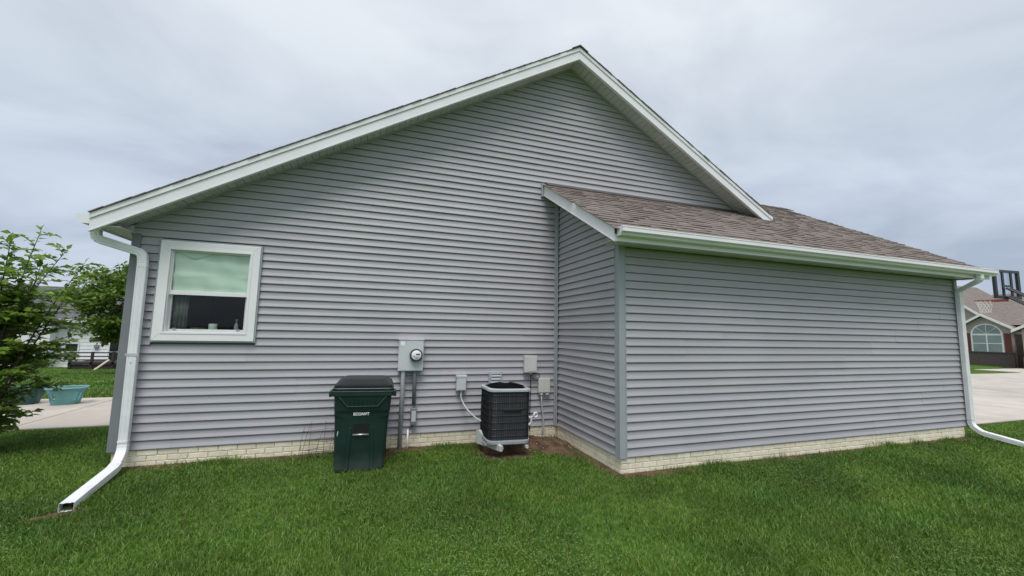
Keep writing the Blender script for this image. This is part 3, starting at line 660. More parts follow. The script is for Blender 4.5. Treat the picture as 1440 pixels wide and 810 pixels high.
# --- downspouts: corrugated rectangular pipe
def dsec(w_, d_):
    pts = []
    def side(a0, b0, a1, b1, nx_, ny_, fl):
        for t in (.0, .10, .20, .27, .38, .62, .73, .80, .90):
            dpt = .0028 if t in (.27, .38, .62, .73) and False else 0
            k_ = fl if t in (.20, .27, .73, .80) else 0
            pts.append((a0+(a1-a0)*t-nx_*k_, b0+(b1-b0)*t-ny_*k_))
    x_, y_, r_ = w_/2, d_/2, .009
    side(-x_+r_, -y_, x_-r_, -y_, 0, -1, .0035); pts.append((x_-.003, -y_+.003)); side(x_, -y_+r_, x_, y_-r_, 1, 0, .002); pts.append((x_-.003, y_-.003))
    side(x_-r_, y_, -x_+r_, y_, 0, 1, .0035); pts.append((-x_+.003, y_-.003)); side(-x_, y_-r_, -x_, -y_+r_, -1, 0, .002); pts.append((-x_+.003, -y_+.003))
    return pts
def downspout(path, straight_z, m='dspout', ref=(0, 1, 0), w_=.098, d_=.072):
    mb = MB(); mb.sweep(path, dsec(w_, d_), ref=ref, cap=False, crimp=.05)
    o = obj('downspout', mb, m, house, smooth=False)
    s_ = o.modifiers.new('wall', 'SOLIDIFY'); s_.thickness = .002
    return o
p_left = arc([(-.31, -.075, 2.60), (-.31, -.078, 2.455), (.150, -.078, 2.315), (.165, -.078, 2.20), (.180, -.078, .02), (.200, -.20, -.085), (.225, -.34, -.10)], .09, 7)
d1 = downspout(p_left, 0)
def collar(parent, c, w_, d_, h, tilt=None): 
    mb = MB(); mb.loft([[(c[0]+a, c[1]+b_, c[2]+z) for a, b_ in rrect(w_, d_, .013, 2)] for z in (0, h)]); return obj('collar', mb, 'dspout', parent)
collar(d1, (.167, -.078, 2.145), .102, .076, .02); collar(d1, (.179, -.078, .115), .102, .076, .02)
obj('strap', MB().box(.108, .236, -.118, -.005, 1.10, 1.125) if False else MB().box(.112, .236, -.1165, -.1145, 1.095, 1.125), 'galv', d1)
obj('screw', MB().tube([(.172, -.114, 1.02), (.172, -.119, 1.02)], .008, 8, ref=(0, 0, 1)), 'galv', d1)
mb = MB(); mb.sweep([(.218, -.275, -.092), (.235, -.38, -.108), (.340, -1.27, -.150)], dsec(.105, .078), ref=(0, 0, 1), cap=False)
e1 = obj('downspout_extension', mb, 'dspout', house); s_ = e1.modifiers.new('wall', 'SOLIDIFY'); s_.thickness = .0025; s_.offset = -1
obj('outlet_dark', MB().sweep([(.332, -1.20, -.146), (.327, -1.16, -.143)], dsec(.098, .07), ref=(0, 0, 1)), 'black', e1)
p_r = arc([(12.56, WE-.062, 2.60), (12.56, WE-.060, 2.50), (12.655, -D-.050, 2.345), (12.657, -D-.048, 2.25), (12.657, -D-.048, .02), (12.657, -D-.17, -.075), (12.66, -D-.28, -.095)], .09, 7)
d2 = downspout(p_r, 0)
collar(d2, (12.657, -D-.048, .115), .102, .076, .02); collar(d2, (12.656, -D-.048, 2.18), .102, .076, .02)
mb = MB(); mb.sweep([(12.658, -D-.20, -.080), (12.66, -D-.30, -.098), (12.665, -2.45, -.156), (12.70, -D-1.9, -.160)], dsec(.105, .078), ref=(0, 0, 1), cap=False)
e2 = obj('downspout_extension', mb, 'dspout', house); s_ = e2.modifiers.new('wall', 'SOLIDIFY'); s_.thickness = .0025; s_.offset = -1
obj('screw', MB().tube([(12.658, -D-.255, -.046), (12.658, -D-.255, -.038)], .007, 8), 'black', d2)

# ------------------------------------------------------------------ things on the wall
def round_box(parent, name, x0_, x1_, y0_, y1_, z0_, z1_, m, bev=.006):
    return obj(name, MB().box(x0_, x1_, y0_, y1_, z0_, z1_), m, parent, bevel=bev)
YW = -.003
t_ = thing('electric_meter', 'grey steel meter box with round glass meter on the wall', 'electric meter', (3.35, 0, .88))
def at(parent, o): o.parent = parent; o.matrix_parent_inverse = parent.matrix_basis.inverted(); return o
def pobj(parent, name, mb, m, bevel=0, smooth=False):
    o = obj(name, mb, m, None, smooth=smooth, bevel=bevel)
    o.parent = parent
    P = parent; off = Vector((0, 0, 0))
    while P: off += P.location; P = P.parent
    o.data.transform(Matrix.Translation(-off)) ; return o
cab = pobj(t_, 'cabinet', MB().box(3.180, 3.525, -.105, YW, .882, 1.318), 'boxgrey', .006)
pobj(t_, 'cover', MB().box(3.186, 3.519, -.112, -.1055, .890, 1.310), 'boxgrey', .003)
pobj(t_, 'top_flange', MB().box(3.172, 3.533, -.118, YW, 1.3185, 1.328), 'boxgrey', .002)
mx_, mz_ = 3.418, 1.108
def disc(x, z, r_, y0_, y1_, n=28): return MB().tube([(x, y0_, z), (x, y1_, z)], r_, n, ref=(0, 0, 1))
pobj(t_, 'meter_ring', disc(mx_, mz_, .090, -.113, -.165), 'meterring', .003)
face = pobj(t_, 'meter_face', MB().tube([(mx_, -.1655, mz_), (mx_, -.182, mz_), (mx_, -.190, mz_), (mx_, -.194, mz_)], [.068, .068, .066, .060], 28, ref=(0, 0, 1)), 'whiteplastic', 0, True)
pobj(t_, 'display', MB().box(mx_-.006, mx_+.048, -.1965, -.1945, mz_+.006, mz_+.022), 'black')
pobj(t_, 'dial_mark', MB().box(mx_-.04, mx_-.022, -.1965, -.1945, mz_-.018, mz_-.004).box(mx_-.012, mx_+.014, -.1965, -.1945, mz_-.046, mz_-.038).box(mx_-.022, mx_+.03, -.1965, -.1945, mz_-.024, mz_-.020), 'pvcgrey')
pobj(t_, 'sticker', MB().box(3.200, 3.262, -.1135, -.1122, 1.238, 1.298), 'whiteplastic')
for zz in (.905, 1.295): pobj(t_, 'screw', disc(3.35, zz, .006, -.1122, -.116, 8), 'galv')
c1 = tag(obj('conduit', MB().tube([(3.258, -.062, .884), (3.258, -.062, .86), (3.253, -.062, -.26)], .030, 14), 'galv', smooth=True), 'thick grey conduit running from the meter box to the ground', 'conduit')
t_ = thing('service_conduit', 'dark grey pipe under the meter ending in a small junction fitting', 'conduit', (3.42, 0, .1))
pobj(t_, 'pipe', MB().tube([(3.418, -.055, .884), (3.418, -.055, .84), (3.425, -.055, .40)], .026, 12), 'pvcgrey', 0, True)
pobj(t_, 'fitting', MB().box(3.385, 3.465, -.095, -.010, .135, .37), 'pvcgrey', .012)
pobj(t_, 'fitting_cover', MB().box(3.396, 3.454, -.101, -.0955, .18, .33), 'boxgrey', .006)
pobj(t_, 'cable', MB().tube([(3.42, -.05, .137), (3.40, -.05, .09), (3.365, -.055, .05)], .006, 6), 'black', 0, True)
tag(obj('ground_pipe', MB().tube([(3.358, -.06, .075), (3.356, -.062, -.25)], .012, 8), 'whiteplastic', smooth=True), 'thin white pipe standing in the grass under the junction fitting', 'pipe')

t_ = thing('disconnect_box', 'small pale green-grey disconnect box left of the air conditioner', 'electrical box', (4.1, 0, .58))
pobj(t_, 'box', MB().box(4.025, 4.168, -.075, YW, .585, .80), 'boxgrey', .006)
pobj(t_, 'lid', MB().box(4.018, 4.175, -.086, -.004, .775, .812), 'boxgrey', .004)
pobj(t_, 'front_cover', MB().box(4.035, 4.158, -.082, -.0755, .60, .770), 'boxgrey', .003)
pobj(t_, 'connector', MB().tube([(4.10, -.045, .586), (4.10, -.045, .555)], .016, 10), 'galv')
path = arc([(4.10, -.045, .56), (4.10, -.05, .47), (4.17, -.14, .33), (4.27, -.34, .235), (4.31, -.44, .22)], .08, 5)
tag(obj('cable_whip', MB().tube(path, .012, 8), 'galv', smooth=True), 'grey flexible cable from the disconnect box to the air conditioner', 'cable')

t_ = thing('dryer_vent', 'small grey louvred wall vent above the air conditioner', 'vent', (4.63, 0, .62))
pobj(t_, 'mounting_block', MB().box(4.525, 4.735, -.022, YW, .605, .850), 'siding', .004)
pobj(t_, 'hood', MB().box(4.548, 4.560, -.060, -.0225, .625, .832).box(4.702, 4.714, -.060, -.0225, .625, .832).box(4.560, 4.702, -.0595, -.0225, .820, .832), 'acgrey', .002)
pobj(t_, 'throat', MB().box(4.562, 4.700, -.027, -.0228, .626, .819), 'black')
for k in range(4):
    z = .640+k*.048; pobj(t_, 'louvre', MB().prism([(4.5605, -.062, z), (4.5605, -.058, z), (4.5605, -.032, z+.040), (4.5605, -.036, z+.040)], (.141, 0, 0)), 'acgrey')
t_ = thing('telephone_box', 'pale grey utility box with black cable high beside the inside corner', 'utility box', (5.19, 0, .82))
pobj(t_, 'box', MB().box(5.085, 5.285, -.070, YW, .830, 1.095), 'beige', .008)
pobj(t_, 'cover', MB().box(5.080, 5.290, -.092, -.0705, .835, 1.100), 'beige', .010)
pobj(t_, 'panel', MB().box(5.135, 5.270, -.0955, -.0925, .86, 1.07), 'offwhite', .003)
pobj(t_, 'latch', MB().tube([(5.20, -.05, .832), (5.20, -.05, .812)], .018, 10), 'beige')
tag(obj('cable', MB().tube(arc([(5.20, -.05, .815), (5.20, -.045, .70), (5.195, -.04, .02), (5.195, -.05, -.05)], .03, 4), .007, 7), 'black', smooth=True), 'black cable dropping from the upper utility box', 'cable')
loop = [(5.215+.07*(1-math.cos(a))*1.0, -.035, .805+.045*math.sin(a)-.03) for a in np.linspace(0, 6.0, 20)]
tag(obj('cable_loop', MB().tube(loop, .005, 6), 'black', smooth=True), 'small loop of black wire below the upper utility box', 'cable')
t_ = thing('cable_box', 'cream utility box with grey conduit low beside the inside corner', 'utility box', (5.42, 0, .5))
pobj(t_, 'box', MB().box(5.335, 5.518, -.055, YW, .515, .738), 'offwhite', .008)
pobj(t_, 'cover', MB().box(5.328, 5.525, -.072, -.0555, .522, .745), 'offwhite', .008)
for xx in (5.36, 5.455): pobj(t_, 'connector', MB().box(xx, xx+.05, -.060, -.012, .488, .5145), 'whiteplastic', .004)
tag(obj('conduit', MB().tube(arc([(5.388, -.036, .49), (5.40, -.036, .30), (5.425, -.045, .10), (5.40, -.06, -.22)], .1, 4), .012, 8), 'galv', smooth=True), 'thin bent grey conduit below the cream utility box', 'conduit')

# refrigerant line ends: white insulated pipe loops
t_ = thing('insulated_pipe', 'white insulated pipe loops beside the air conditioner', 'pipe', (5.1, -.3, .1))
def ring(cx, cy, cz, r_, rt, ax): 
    return MB().tube([(cx+ax[0]*r_*math.cos(a), cy+ax[1]*r_*math.cos(a), cz+r_*math.sin(a)) for a in np.linspace(0, 2*math.pi*.97, 20)], rt, 8, ref=(0, 0, 1))
pobj(t_, 'upper_loop', ring(5.185, -.30, .235, .034, .014, (.95, .3)), 'whiteplastic', 0, True)
pobj(t_, 'lower_loop', MB().tube([(5.06+.045*math.sin(a)*.9, -.34, .165+.055*math.cos(a)) for a in np.linspace(-.3, 3.4, 14)], .018, 8, ref=(0, 0, 1)), 'whiteplastic', 0, True)
pobj(t_, 'line', MB().tube([(5.16, -.28, .21), (5.12, -.15, .16), (5.10, .0, .15)], .016, 8, ref=(0, 0, 1)), 'whiteplastic', 0, True)
pobj(t_, 'line', MB().tube([(5.05, -.34, .11), (5.0, -.38, .12), (4.80, -.42, .14)], .014, 8, ref=(0, 0, 1)), 'whiteplastic', 0, True)

# ------------------------------------------------------------------ air conditioner
ac = thing('air_conditioner', 'square dark grey air conditioning condenser tilting on its pad', 'air conditioner', (4.605, -.560, -.005))
ac.rotation_euler = (R(-.4), R(.8), R(-1))
def rr_ring(w_, r_, z, n=5): return [(a, b_, z) for a, b_ in rrect(w_, w_, r_, n)]
H = .70; Wd = .575
mb = MB(); mb.loft([rr_ring(Wd-.02, .09, .045), rr_ring(Wd-.02, .09, H-.03)]); obj('coil', mb, 'accoil', ac)
mb = MB(); mb.loft([rr_ring(Wd+.01, .10, 0), rr_ring(Wd+.02, .10, .03), rr_ring(Wd+.02, .10, .044), rr_ring(Wd-.03, .09, .0445)]); obj('base_pan', mb, 'acgrey', ac)
mb = MB(); mb.loft([rr_ring(Wd-.02, .09, H-.031), rr_ring(Wd+.025, .10, H-.030), rr_ring(Wd+.025, .10, H-.004), rr_ring(Wd+.005, .095, H+.006), rr_ring(Wd-.05, .14, H+.008), rr_ring(Wd-.05, .14, H-.02)]); obj('top_rim', mb, 'acgrey', ac)
# fan opening: dark dish, grille rings and spokes
obj('fan_well', MB().tube([(0, 0, H-.018), (0, 0, H+.0115)], .258, 30, ref=(1, 0, 0)), 'acmatte', ac)
gr = obj('fan_grille', MB().tube([(0, 0, H+.052), (0, 0, H+.0595)], .05, 16, ref=(1, 0, 0)), 'acmatte', ac)
mb = MB()
for k, r_ in enumerate(np.linspace(.06, .262, 11)):
    zz = H+.062-.046*(r_/.265)**2
    mb.tube([(r_*math.cos(a), r_*math.sin(a), zz) for a in np.linspace(0, 2*math.pi, 33)], .0042, 5, ref=(0, 0, 1), cap=False)
obj('grille_rings', mb, 'acmatte', gr)
mb = MB()
for k in range(8):
    a = 2*math.pi*k/8+.2; mb.tube([(r_*math.cos(a+.5*(r_/.265)), r_*math.sin(a+.5*(r_/.265)), H+.056-.046*(r_/.265)**2) for r_ in np.linspace(.04, .262, 7)], .005, 5, ref=(0, 0, 1))
obj('grille_spokes', mb, 'acmatte', gr)
obj('motor_cap', MB().tube([(0, 0, H+.06), (0, 0, H+.068), (0, 0, H+.072)], [.062, .06, .045], 20, ref=(1, 0, 0)), 'pvcgrey', gr, smooth=True)
mb = MB()
for k in range(6):
    a0 = k*math.pi/3; mb.tube([(.06*math.cos(a0), .06*math.sin(a0), H+.07-.0005*0), (.19*math.cos(a0+.25), .19*math.sin(a0+.25), H+.05)], .003, 4, ref=(0, 0, 1))
# guard: wires around all four sides
per = rrect(Wd-.005, Wd-.005, .095, 5)
mbh = MB()
for z in np.linspace(.10, H-.08, 7):
    mbh.tube([(a, b_, z) for a, b_ in per]+[(per[0][0], per[0][1], z)], .0040, 5, ref=(0, 0, 1), cap=False)
obj('guard_bands', mbh, 'acwire', ac)
mbv = MB(); plen = 0; tot = [Vector(p) for p in per]; tot.append(tot[0]); seglen = [(tot[i+1]-tot[i]).length for i in range(len(tot)-1)]; T_ = sum(seglen); nv = 84; acc = 0; i = 0
for k in range(nv):
    d_ = T_*k/nv
    while acc+seglen[i] < d_: acc += seglen[i]; i += 1
    p = tot[i].lerp(tot[i+1], (d_-acc)/seglen[i]); mbv.tube([(p.x, p.y, .045), (p.x, p.y, H-.03)], .0030, 4, ref=(1, 0, 0))
obj('guard_wires', mbv, 'acwire', ac)
for s1 in (-1, 1):
    for s2 in (-1, 1):
        p = (s1*(Wd/2-.028), s2*(Wd/2-.028)); obj('corner_rail', MB().box(p[0]-.004, p[0]+.004, p[1]-.004, p[1]+.004, .0446, H-.031), 'acwire', ac, bevel=.001)
obj('badge_bar', MB().box(-.10, .15, -Wd/2-.012, -Wd/2-.001, H*.60, H*.60+.026), 'black', ac, bevel=.004)
# pad
pad = thing('equipment_pad', 'tilted pale grey pad under the air conditioner', 'pad', (4.60, -.52, -.052)); pad.rotation_euler = (R(-.4), R(.8), R(-1))
obj('slab', MB().box(-.29, .30, -.20, .34, 0, .030), 'acpad', pad, bevel=.006)
eA, eB = Vector((4.262, -.36, 0)), Vector((4.452, -.91, 0)); eN = Vector((.04, .014, 0))
mb = MB(); mb.loft([[eA+Vector((0, 0, -.10)), eA+eN+Vector((0, 0, -.10)), eA+eN+Vector((0, 0, .085)), eA+Vector((0, 0, .085))], [eA.lerp(eB, .12)+Vector((0, 0, -.095)), eA.lerp(eB, .12)+eN+Vector((0, 0, -.095)), eA.lerp(eB, .12)+eN+Vector((0, 0, .10)), eA.lerp(eB, .12)+Vector((0, 0, .10))], [eA.lerp(eB, .4)+Vector((0, 0, -.09)), eA.lerp(eB, .4)+eN+Vector((0, 0, -.09)), eA.lerp(eB, .4)+eN+Vector((0, 0, .03)), eA.lerp(eB, .4)+Vector((0, 0, .03))], [eB+Vector((0, 0, -.082)), eB+eN+Vector((0, 0, -.082)), eB+eN+Vector((0, 0, -.004)), eB+Vector((0, 0, -.004))]])
bpy.context.view_layer.update(); eo = obj('edge', mb, 'acpad', pad, bevel=.010); eo.data.transform(pad.matrix_world.inverted())
for xx in (-.13, .22): obj('foot_clip', MB().box(xx, xx+.035, -.37, -.31, -.012, .022).box(xx+.006, xx+.029, -.377, -.362, -.012, .034), 'acpad', pad, bevel=.004)
obj('block', MB().box(-.26, .26, -.10, .30, -.14, -.002), 'soil', pad)

# ------------------------------------------------------------------ wheeled bin
bn = thing('wheeled_bin', 'dark green wheeled rubbish bin with black lid', 'bin', (2.755, -.50, G+.01), R(-2)); bn.rotation_euler = (R(0), R(.6), R(-2))
bn_h = .93
def sec(w_, d0, d1, z, r_=.05):   # front at -d0, back at d1
    cy = (d1-d0)/2; return [(a, b_+cy, z) for a, b_ in rrect(w_, d0+d1, r_, 4)]
mb = MB(); mb.loft([sec(.545, .335, .24, 0, .04), sec(.555, .345, .24, .03, .05), sec(.60, .370, .29, .56, .05), sec(.615, .378, .30, .66, .05), sec(.625, .388, .31, .70, .05), sec(.645, .400, .32, .885, .05)])
body = obj('body', mb, 'bin', bn, smooth=False, bevel=.004)
mb = MB(); mb.loft([sec(.69, .42, .34, .865, .05), sec(.70, .425, .345, .872, .05), sec(.70, .425, .345, .918, .05), sec(.69, .42, .34, .925, .05)]); obj('rim', mb, 'bin', bn)
mb = MB(); mb.loft([sec(.672, .415, .34, .9255, .05), sec(.682, .425, .345, .932, .05), sec(.682, .425, .345, .952, .05), sec(.672, .42, .34, .958, .05)]); lid = obj('lid', mb, 'binlid', bn)
mb = MB(); mb.loft([sec(.655, .405, .33, .9582, .05), sec(.655, .405, .33, .985, .05), sec(.625, .375, .31, .998, .05), sec(.50, .22, .26, 1.036, .06), sec(.48, .20, .24, 1.040, .06)]); obj('lid_dome', mb, 'binlid', lid)
obj('lid_edge', MB().tube([(-.325, -.418, .9555), (.325, -.418, .9555)], .004, 6, ref=(0, 0, 1)), 'binedge', lid)
for s1 in (-1, 1): obj('rim_lug', MB().box(min(s1*.34, s1*.375), max(s1*.34, s1*.375), -.40, -.22, .858, .925), 'bin', bn, bevel=.01)
obj('rim_edge', MB().tube([(-.33, -.4275, .921), (.33, -.4275, .921)], .004, 6, ref=(0, 0, 1)), 'binedge', bn)
# front panel: raised trapezoid with ribs, sloping
def fy(z): return -(.345+(z-.03)/(.56-.03)*.025) if z < .56 else -(.370+(z-.56)*.0925)
trap = [(-.262, .864), (-.165, .748), (.165, .748), (.262, .864)]
mb = MB(); mb.add([(x, fy(z)-.001, z) for x, z in trap]+[(x*.985, fy(z)-.018, z+(.004 if z < .8 else 0)) for x, z in trap], [(0, 1, 2, 3), (4, 5, 6, 7), (0, 1, 5, 4), (1, 2, 6, 5), (2, 3, 7, 6), (3, 0, 4, 7)])
fp = obj('front_panel', mb, 'bin', bn)
tr2 = [(-.264, -.4195, .864), (-.167, fy(.748)-.018, .748), (.167, fy(.748)-.018, .748), (.264, -.4195, .864)]
obj('panel_edge', MB().tube(tr2, .0048, 6, ref=(0, 1, 0)), 'binedge', fp)
for xx in np.linspace(-.135, .135, 7): obj('rib', MB().tube([(xx, fy(.75)-.019, .752), (xx*1.03, fy(.83)-.018, .822)], .0055, 6), 'bin', fp)
# grab recesses at the sides, centre recess with steel catch bar
for s1 in (-1, 1):
    mb = MB(); mb.prism([(s1*.303, fy(.66)-.004, .665), (s1*.20, fy(.62)-.004, .615), (s1*.20, fy(.61)-.004, .603), (s1*.303, fy(.64)-.004, .640)], (0, .02, 0)); obj('grab_recess', mb, 'black', body)
    obj('front_ridge', MB().prism([(s1*.105, fy(.50)-.012, .50), (s1*.125, fy(.02)-.014, .012), (s1*.160, fy(.02)-.010, .012), (s1*.135, fy(.50)-.008, .50)], (0, .02, 0)), 'bin', body, bevel=.004)
obj('recess', MB().prism([(-.085, fy(.56)-.003, .545), (.085, fy(.56)-.003, .545), (.085, fy(.44)-.003, .435), (-.085, fy(.44)-.003, .435)], (0, .02, 0)), 'black', body)
obj('catch_bar', MB().tube([(-.088, fy(.43)-.018, .422), (.088, fy(.43)-.018, .422)], .011, 10, ref=(0, 0, 1)), 'steel', bn, smooth=True)
obj('front_channel', MB().prism([(-.09, fy(.40)-.003, .40), (.09, fy(.40)-.003, .40), (.115, fy(.02)-.003, .012), (-.115, fy(.02)-.003, .012)], (0, .02, 0)), 'bin', body)
lab = obj('label_plate', MB().box(-.085, .085, fy(.665)-.0045, fy(.665)-.001, .640, .640+.0006), 'bin', bn)
cu = bpy.data.curves.new('serial', 'FONT'); cu.body = 'ECONVT'; cu.size = .044; cu.align_x = 'CENTER'; cu.extrude = .0005; cu.offset = .0010
to = bpy.data.objects.new('serial_tmp', cu); C.objects.link(to); bpy.context.view_layer.update()
me = bpy.data.meshes.new_from_object(to.evaluated_get(bpy.context.evaluated_depsgraph_get())); bpy.data.objects.remove(to)
link('serial_text', me, 'whiteplastic', bn, loc=(-.008, fy(.665)-.0045, .643), rot=(R(85), 0, 0))
bpy.data.objects.remove(lab)
obj('scuff', MB().prism([(-.262, fy(.42)-.002, .44), (-.254, fy(.42)-.002, .47), (-.246, fy(.42)-.002, .46), (-.256, fy(.42)-.002, .40)], (0, -.001, 0)), 'cup', body)
for s1 in (-1, 1): obj('wheel', MB().tube([(s1*.24, .27, .12), (s1*.30, .27, .12)], .125, 20, ref=(0, 0, 1)), 'black', bn, bevel=.01)
obj('axle', MB().tube([(-.25, .27, .12), (.25, .27, .12)], .012, 8, ref=(0, 0, 1)), 'steel', bn)
obj('handle', MB().tube(arc([(-.26, .33, .90), (-.26, .40, .93), (.26, .40, .93), (.26, .33, .90)], .04, 4), .014, 8, ref=(0, 0, 1)), 'bin', bn, smooth=True)

# ------------------------------------------------------------------ collapsed wire plant cage by the wall
cg = thing('wire_cage', 'thin bent wire plant cage leaning on the cream foundation', 'wire cage', (2.2, -.12, G))
rg = random.Random(5)
def cage_pt(a, z): return (.20*math.cos(a)+.09*z, .07*math.sin(a)-.02+.08*z, z)
for z in (.10, .22, .33): obj('hoop', MB().tube([cage_pt(a, z+.012*math.sin(2*a)) for a in np.linspace(0, 2*math.pi, 22)], .0030, 5, ref=(0, 0, 1), cap=False), 'rust', cg)
for k in range(7):
    a = k*.9+.2; obj('stake', MB().tube([cage_pt(a, 0), cage_pt(a+.1, .2), cage_pt(a+rg.uniform(-.2, .3), .33+rg.uniform(0, .12))], .0030, 5), 'rust', cg)
obj('stray_wire', MB().tube([(-.25, -.05, .04), (-.05, -.09, .06), (.24, -.06, .03)], .0026, 5), 'rust', cg)

# ------------------------------------------------------------------ laundry baskets on the patio
def basket(name, label, loc, rz, m, w0, w1, d0, d1, h):
    b_ = thing(name, label, 'laundry basket', loc, rz, None)
    rings = []
    for k in range(9):
        q = k/8; rings.append([(a, bb, h*q) for a, bb in rrect(w0+(w1-w0)*q, d0+(d1-d0)*q, .10, 5)])
    n = len(rings[0]); mb = MB(); mb.v = [p for r_ in rings for p in r_]
    for k in range(8):
        for i in range(n):
            j = (i+1) % n
            if 2 <= k <= 5 and i % 2 == 0: continue       # slots
            mb.f.append((k*n+i, k*n+j, (k+1)*n+j, (k+1)*n+i))
    mb.f.append(tuple(range(n)))
    o = obj('tub', mb, m, b_); s_ = o.modifiers.new('t', 'SOLIDIFY'); s_.thickness = .006
    rim = [(a, bb, h) for a, bb in rrect(w1+.02, d1+.02, .11, 5)]; rim.append(rim[0])
    obj('rim', MB().tube(rim, .016, 8, ref=(0, 0, 1), cap=False), m, b_, smooth=True)
    return b_
basket('laundry_basket', 'turquoise slotted laundry basket on the patio slab beside the shrub', (-2.97, 4.85, G+.034), R(20), 'teal', .40, .56, .30, .42, .32)
basket('laundry_basket', 'dark teal laundry basket half hidden by shrub leaves on the patio', (-3.72, 5.0, G+.034), R(5), 'teal_dark', .42, .56, .32, .44, .31)

# ------------------------------------------------------------------ trees
def leaf_mesh(name, pos, dirs, nrm, size, mat_, parent, wid=.5, fold=.12):
    """pointed leaves with a mid fold: 6 verts, 4 triangles each"""
    pos, dirs, nrm, size = map(np.asarray, (pos, dirs, nrm, size)); n = len(pos)
    dirs = dirs/np.linalg.norm(dirs, axis=1, keepdims=True)
    side = np.cross(dirs, nrm); side /= np.linalg.norm(side, axis=1, keepdims=True)+1e-9; nn = np.cross(side, dirs)
    s = size[:, None]
    V = np.stack([pos, pos+dirs*s*.42+side*s*wid*.5+nn*s*fold, pos+dirs*s*.45, pos+dirs*s*.42-side*s*wid*.5+nn*s*fold, pos+dirs*s*1.0-nn*s*.10], 1).reshape(-1, 3)
    base = (np.arange(n)*5)[:, None]
    F = np.concatenate([base+np.array([[0, 1, 2]]), base+np.array([[0, 2, 3]]), base+np.array([[1, 4, 2]]), base+np.array([[2, 4, 3]])], 0)
    me = bpy.data.meshes.new(name); me.vertices.add(len(V)); me.vertices.foreach_set('co', V.ravel().astype(np.float32))
    me.loops.add(F.size); me.loops.foreach_set('vertex_index', F.ravel().astype(np.int32)); me.polygons.add(len(F)); me.polygons.foreach_set('loop_start', (np.arange(len(F))*3).astype(np.int32)); me.polygons.foreach_set('loop_total', np.full(len(F), 3, np.int32))
    me.update(calc_edges=True); me.validate(); me.materials.append(M[mat_]); return link(name, me, None, parent)

def unit(v): v = np.asarray(v, float); return v/np.linalg.norm(v)
tree = thing('shrub_tree', 'bushy multi-stemmed small tree with airy top shoots beside the patio', 'tree', (0, 0, 0))
rg = np.random.default_rng(21)
TB = np.array([-1.92, 1.05, G-.02]); stems = MB(); twigs = MB(); LP, LD, LN, LS = [], [], [], []
def add_leaves(P, f0, step, sz, rg, spread=.9):
    P = np.asarray(P); seg = np.linalg.norm(np.diff(P, axis=0), axis=1); T = seg.sum(); d = T*f0; k = 0
    while d < T:
        acc = 0
        for i, s in enumerate(seg):
            if acc+s >= d: p = P[i]+(P[i+1]-P[i])*((d-acc)/s); tg = unit(P[i+1]-P[i]); break
            acc += s
        for sgn in (-1, 1):
            if rg.random() < .86:
                h = unit(np.cross(tg, (0, 0, 1))+rg.normal(0, .25, 3)); dd = unit(h*sgn*spread+tg*.55+np.array([0, 0, -.12])+rg.normal(0, .22, 3))
                dd[2] *= .55
                LP.append(p+rg.normal(0, .004, 3)); LD.append(dd); LN.append(unit(np.array([0, 0, 1])+rg.normal(0, .38, 3))); LS.append(sz*rg.uniform(.6, 1.2))
        d += step*rg.uniform(.7, 1.3)
    LP.append(P[-1]); LD.append(unit(P[-1]-P[-2])); LN.append(unit(np.array([0, 0, 1])+rg.normal(0, .3, 3))); LS.append(sz)
def curve(a, b_, bow, n=8):
    a, b_ = np.asarray(a, float), np.asarray(b_, float); ts = np.linspace(0, 1, n)[:, None]
    return a+(b_-a)*ts+np.asarray(bow)*(np.sin(ts*np.pi))
# tall airy shoots
tops = [(-1.44, 1.0, 2.68), (-1.69, .95, 2.53), (-1.20, 1.1, 2.46), (-1.02, 1.15, 2.30), (-1.95, .9, 2.5), (-2.25, 1.1, 2.7), (-1.55, 1.3, 2.35), (-1.3, .9, 2.15), (-2.5, .9, 2.3), (-.98, 1.0, 2.02), (-1.82, 1.2, 2.25)]
for tp in tops:
    tp = np.array(tp); b0 = TB+np.array([rg.uniform(-.15, .15), rg.uniform(-.15, .15), 0]); c = curve(b0, tp, (rg.uniform(-.12, .05), rg.uniform(-.1, .1), .10), 12)
    stems.tube([tuple(p) for p in c], list(np.linspace(.020, .0035, 12)), 6)
    for f in np.linspace(.50, .97, 11):
        i = min(int(f*11), 10); p = c[i]+(c[i+1]-c[i])*(f*11-i)
        ln = (1.05-f)*.70+.12; a = rg.uniform(0, 6.28); e_ = p+np.array([math.cos(a)*ln, math.sin(a)*ln, ln*rg.uniform(.15, .65)])
        cc = curve(p, e_, (0, 0, .03), 5); twigs.tube([tuple(q) for q in cc], list(np.linspace(.005, .0018, 5)), 4); add_leaves(cc, .2, .040, .100, rg)
    add_leaves(c, .62, .045, .095, rg)
# dense lower crown
for k in range(150):
    while True:
        q = rg.uniform(-1, 1, 3)
        if .5 < np.linalg.norm(q) < 1: break
    e_ = np.array([-1.93, 1.02, .93])+q*np.array([.98, .80, 1.08])
    if e_[2] < -.12: e_[2] = -.12+rg.uniform(0, .1)
    if e_[2] < .35: e_[0] -= .30*(.35-e_[2])
    zb = max(.0, e_[2]-rg.uniform(.15, .55)); s = TB+np.array([0, 0, zb+.2])+rg.normal(0, .08, 3)
    c = curve(s, e_, (0, 0, .08), 7); twigs.tube([tuple(p) for p in c], list(np.linspace(.009, .002, 7)), 4); add_leaves(c, .52, .036, .112, rg)
    for f in (.55, .7, .85):
        p = c[int(f*6)]; a = rg.uniform(0, 6.28); cc = curve(p, p+np.array([math.cos(a)*.2, math.sin(a)*.2, rg.uniform(-.04, .12)]), (0, 0, .02), 4); add_leaves(cc, .15, .042, .108, rg)
obj('trunk', stems, 'bark', tree, smooth=True); obj('branches', twigs, 'bark', tree, smooth=True)
leaf_mesh('crown', LP, LD, LN, LS, 'leaf', tree, wid=.66)

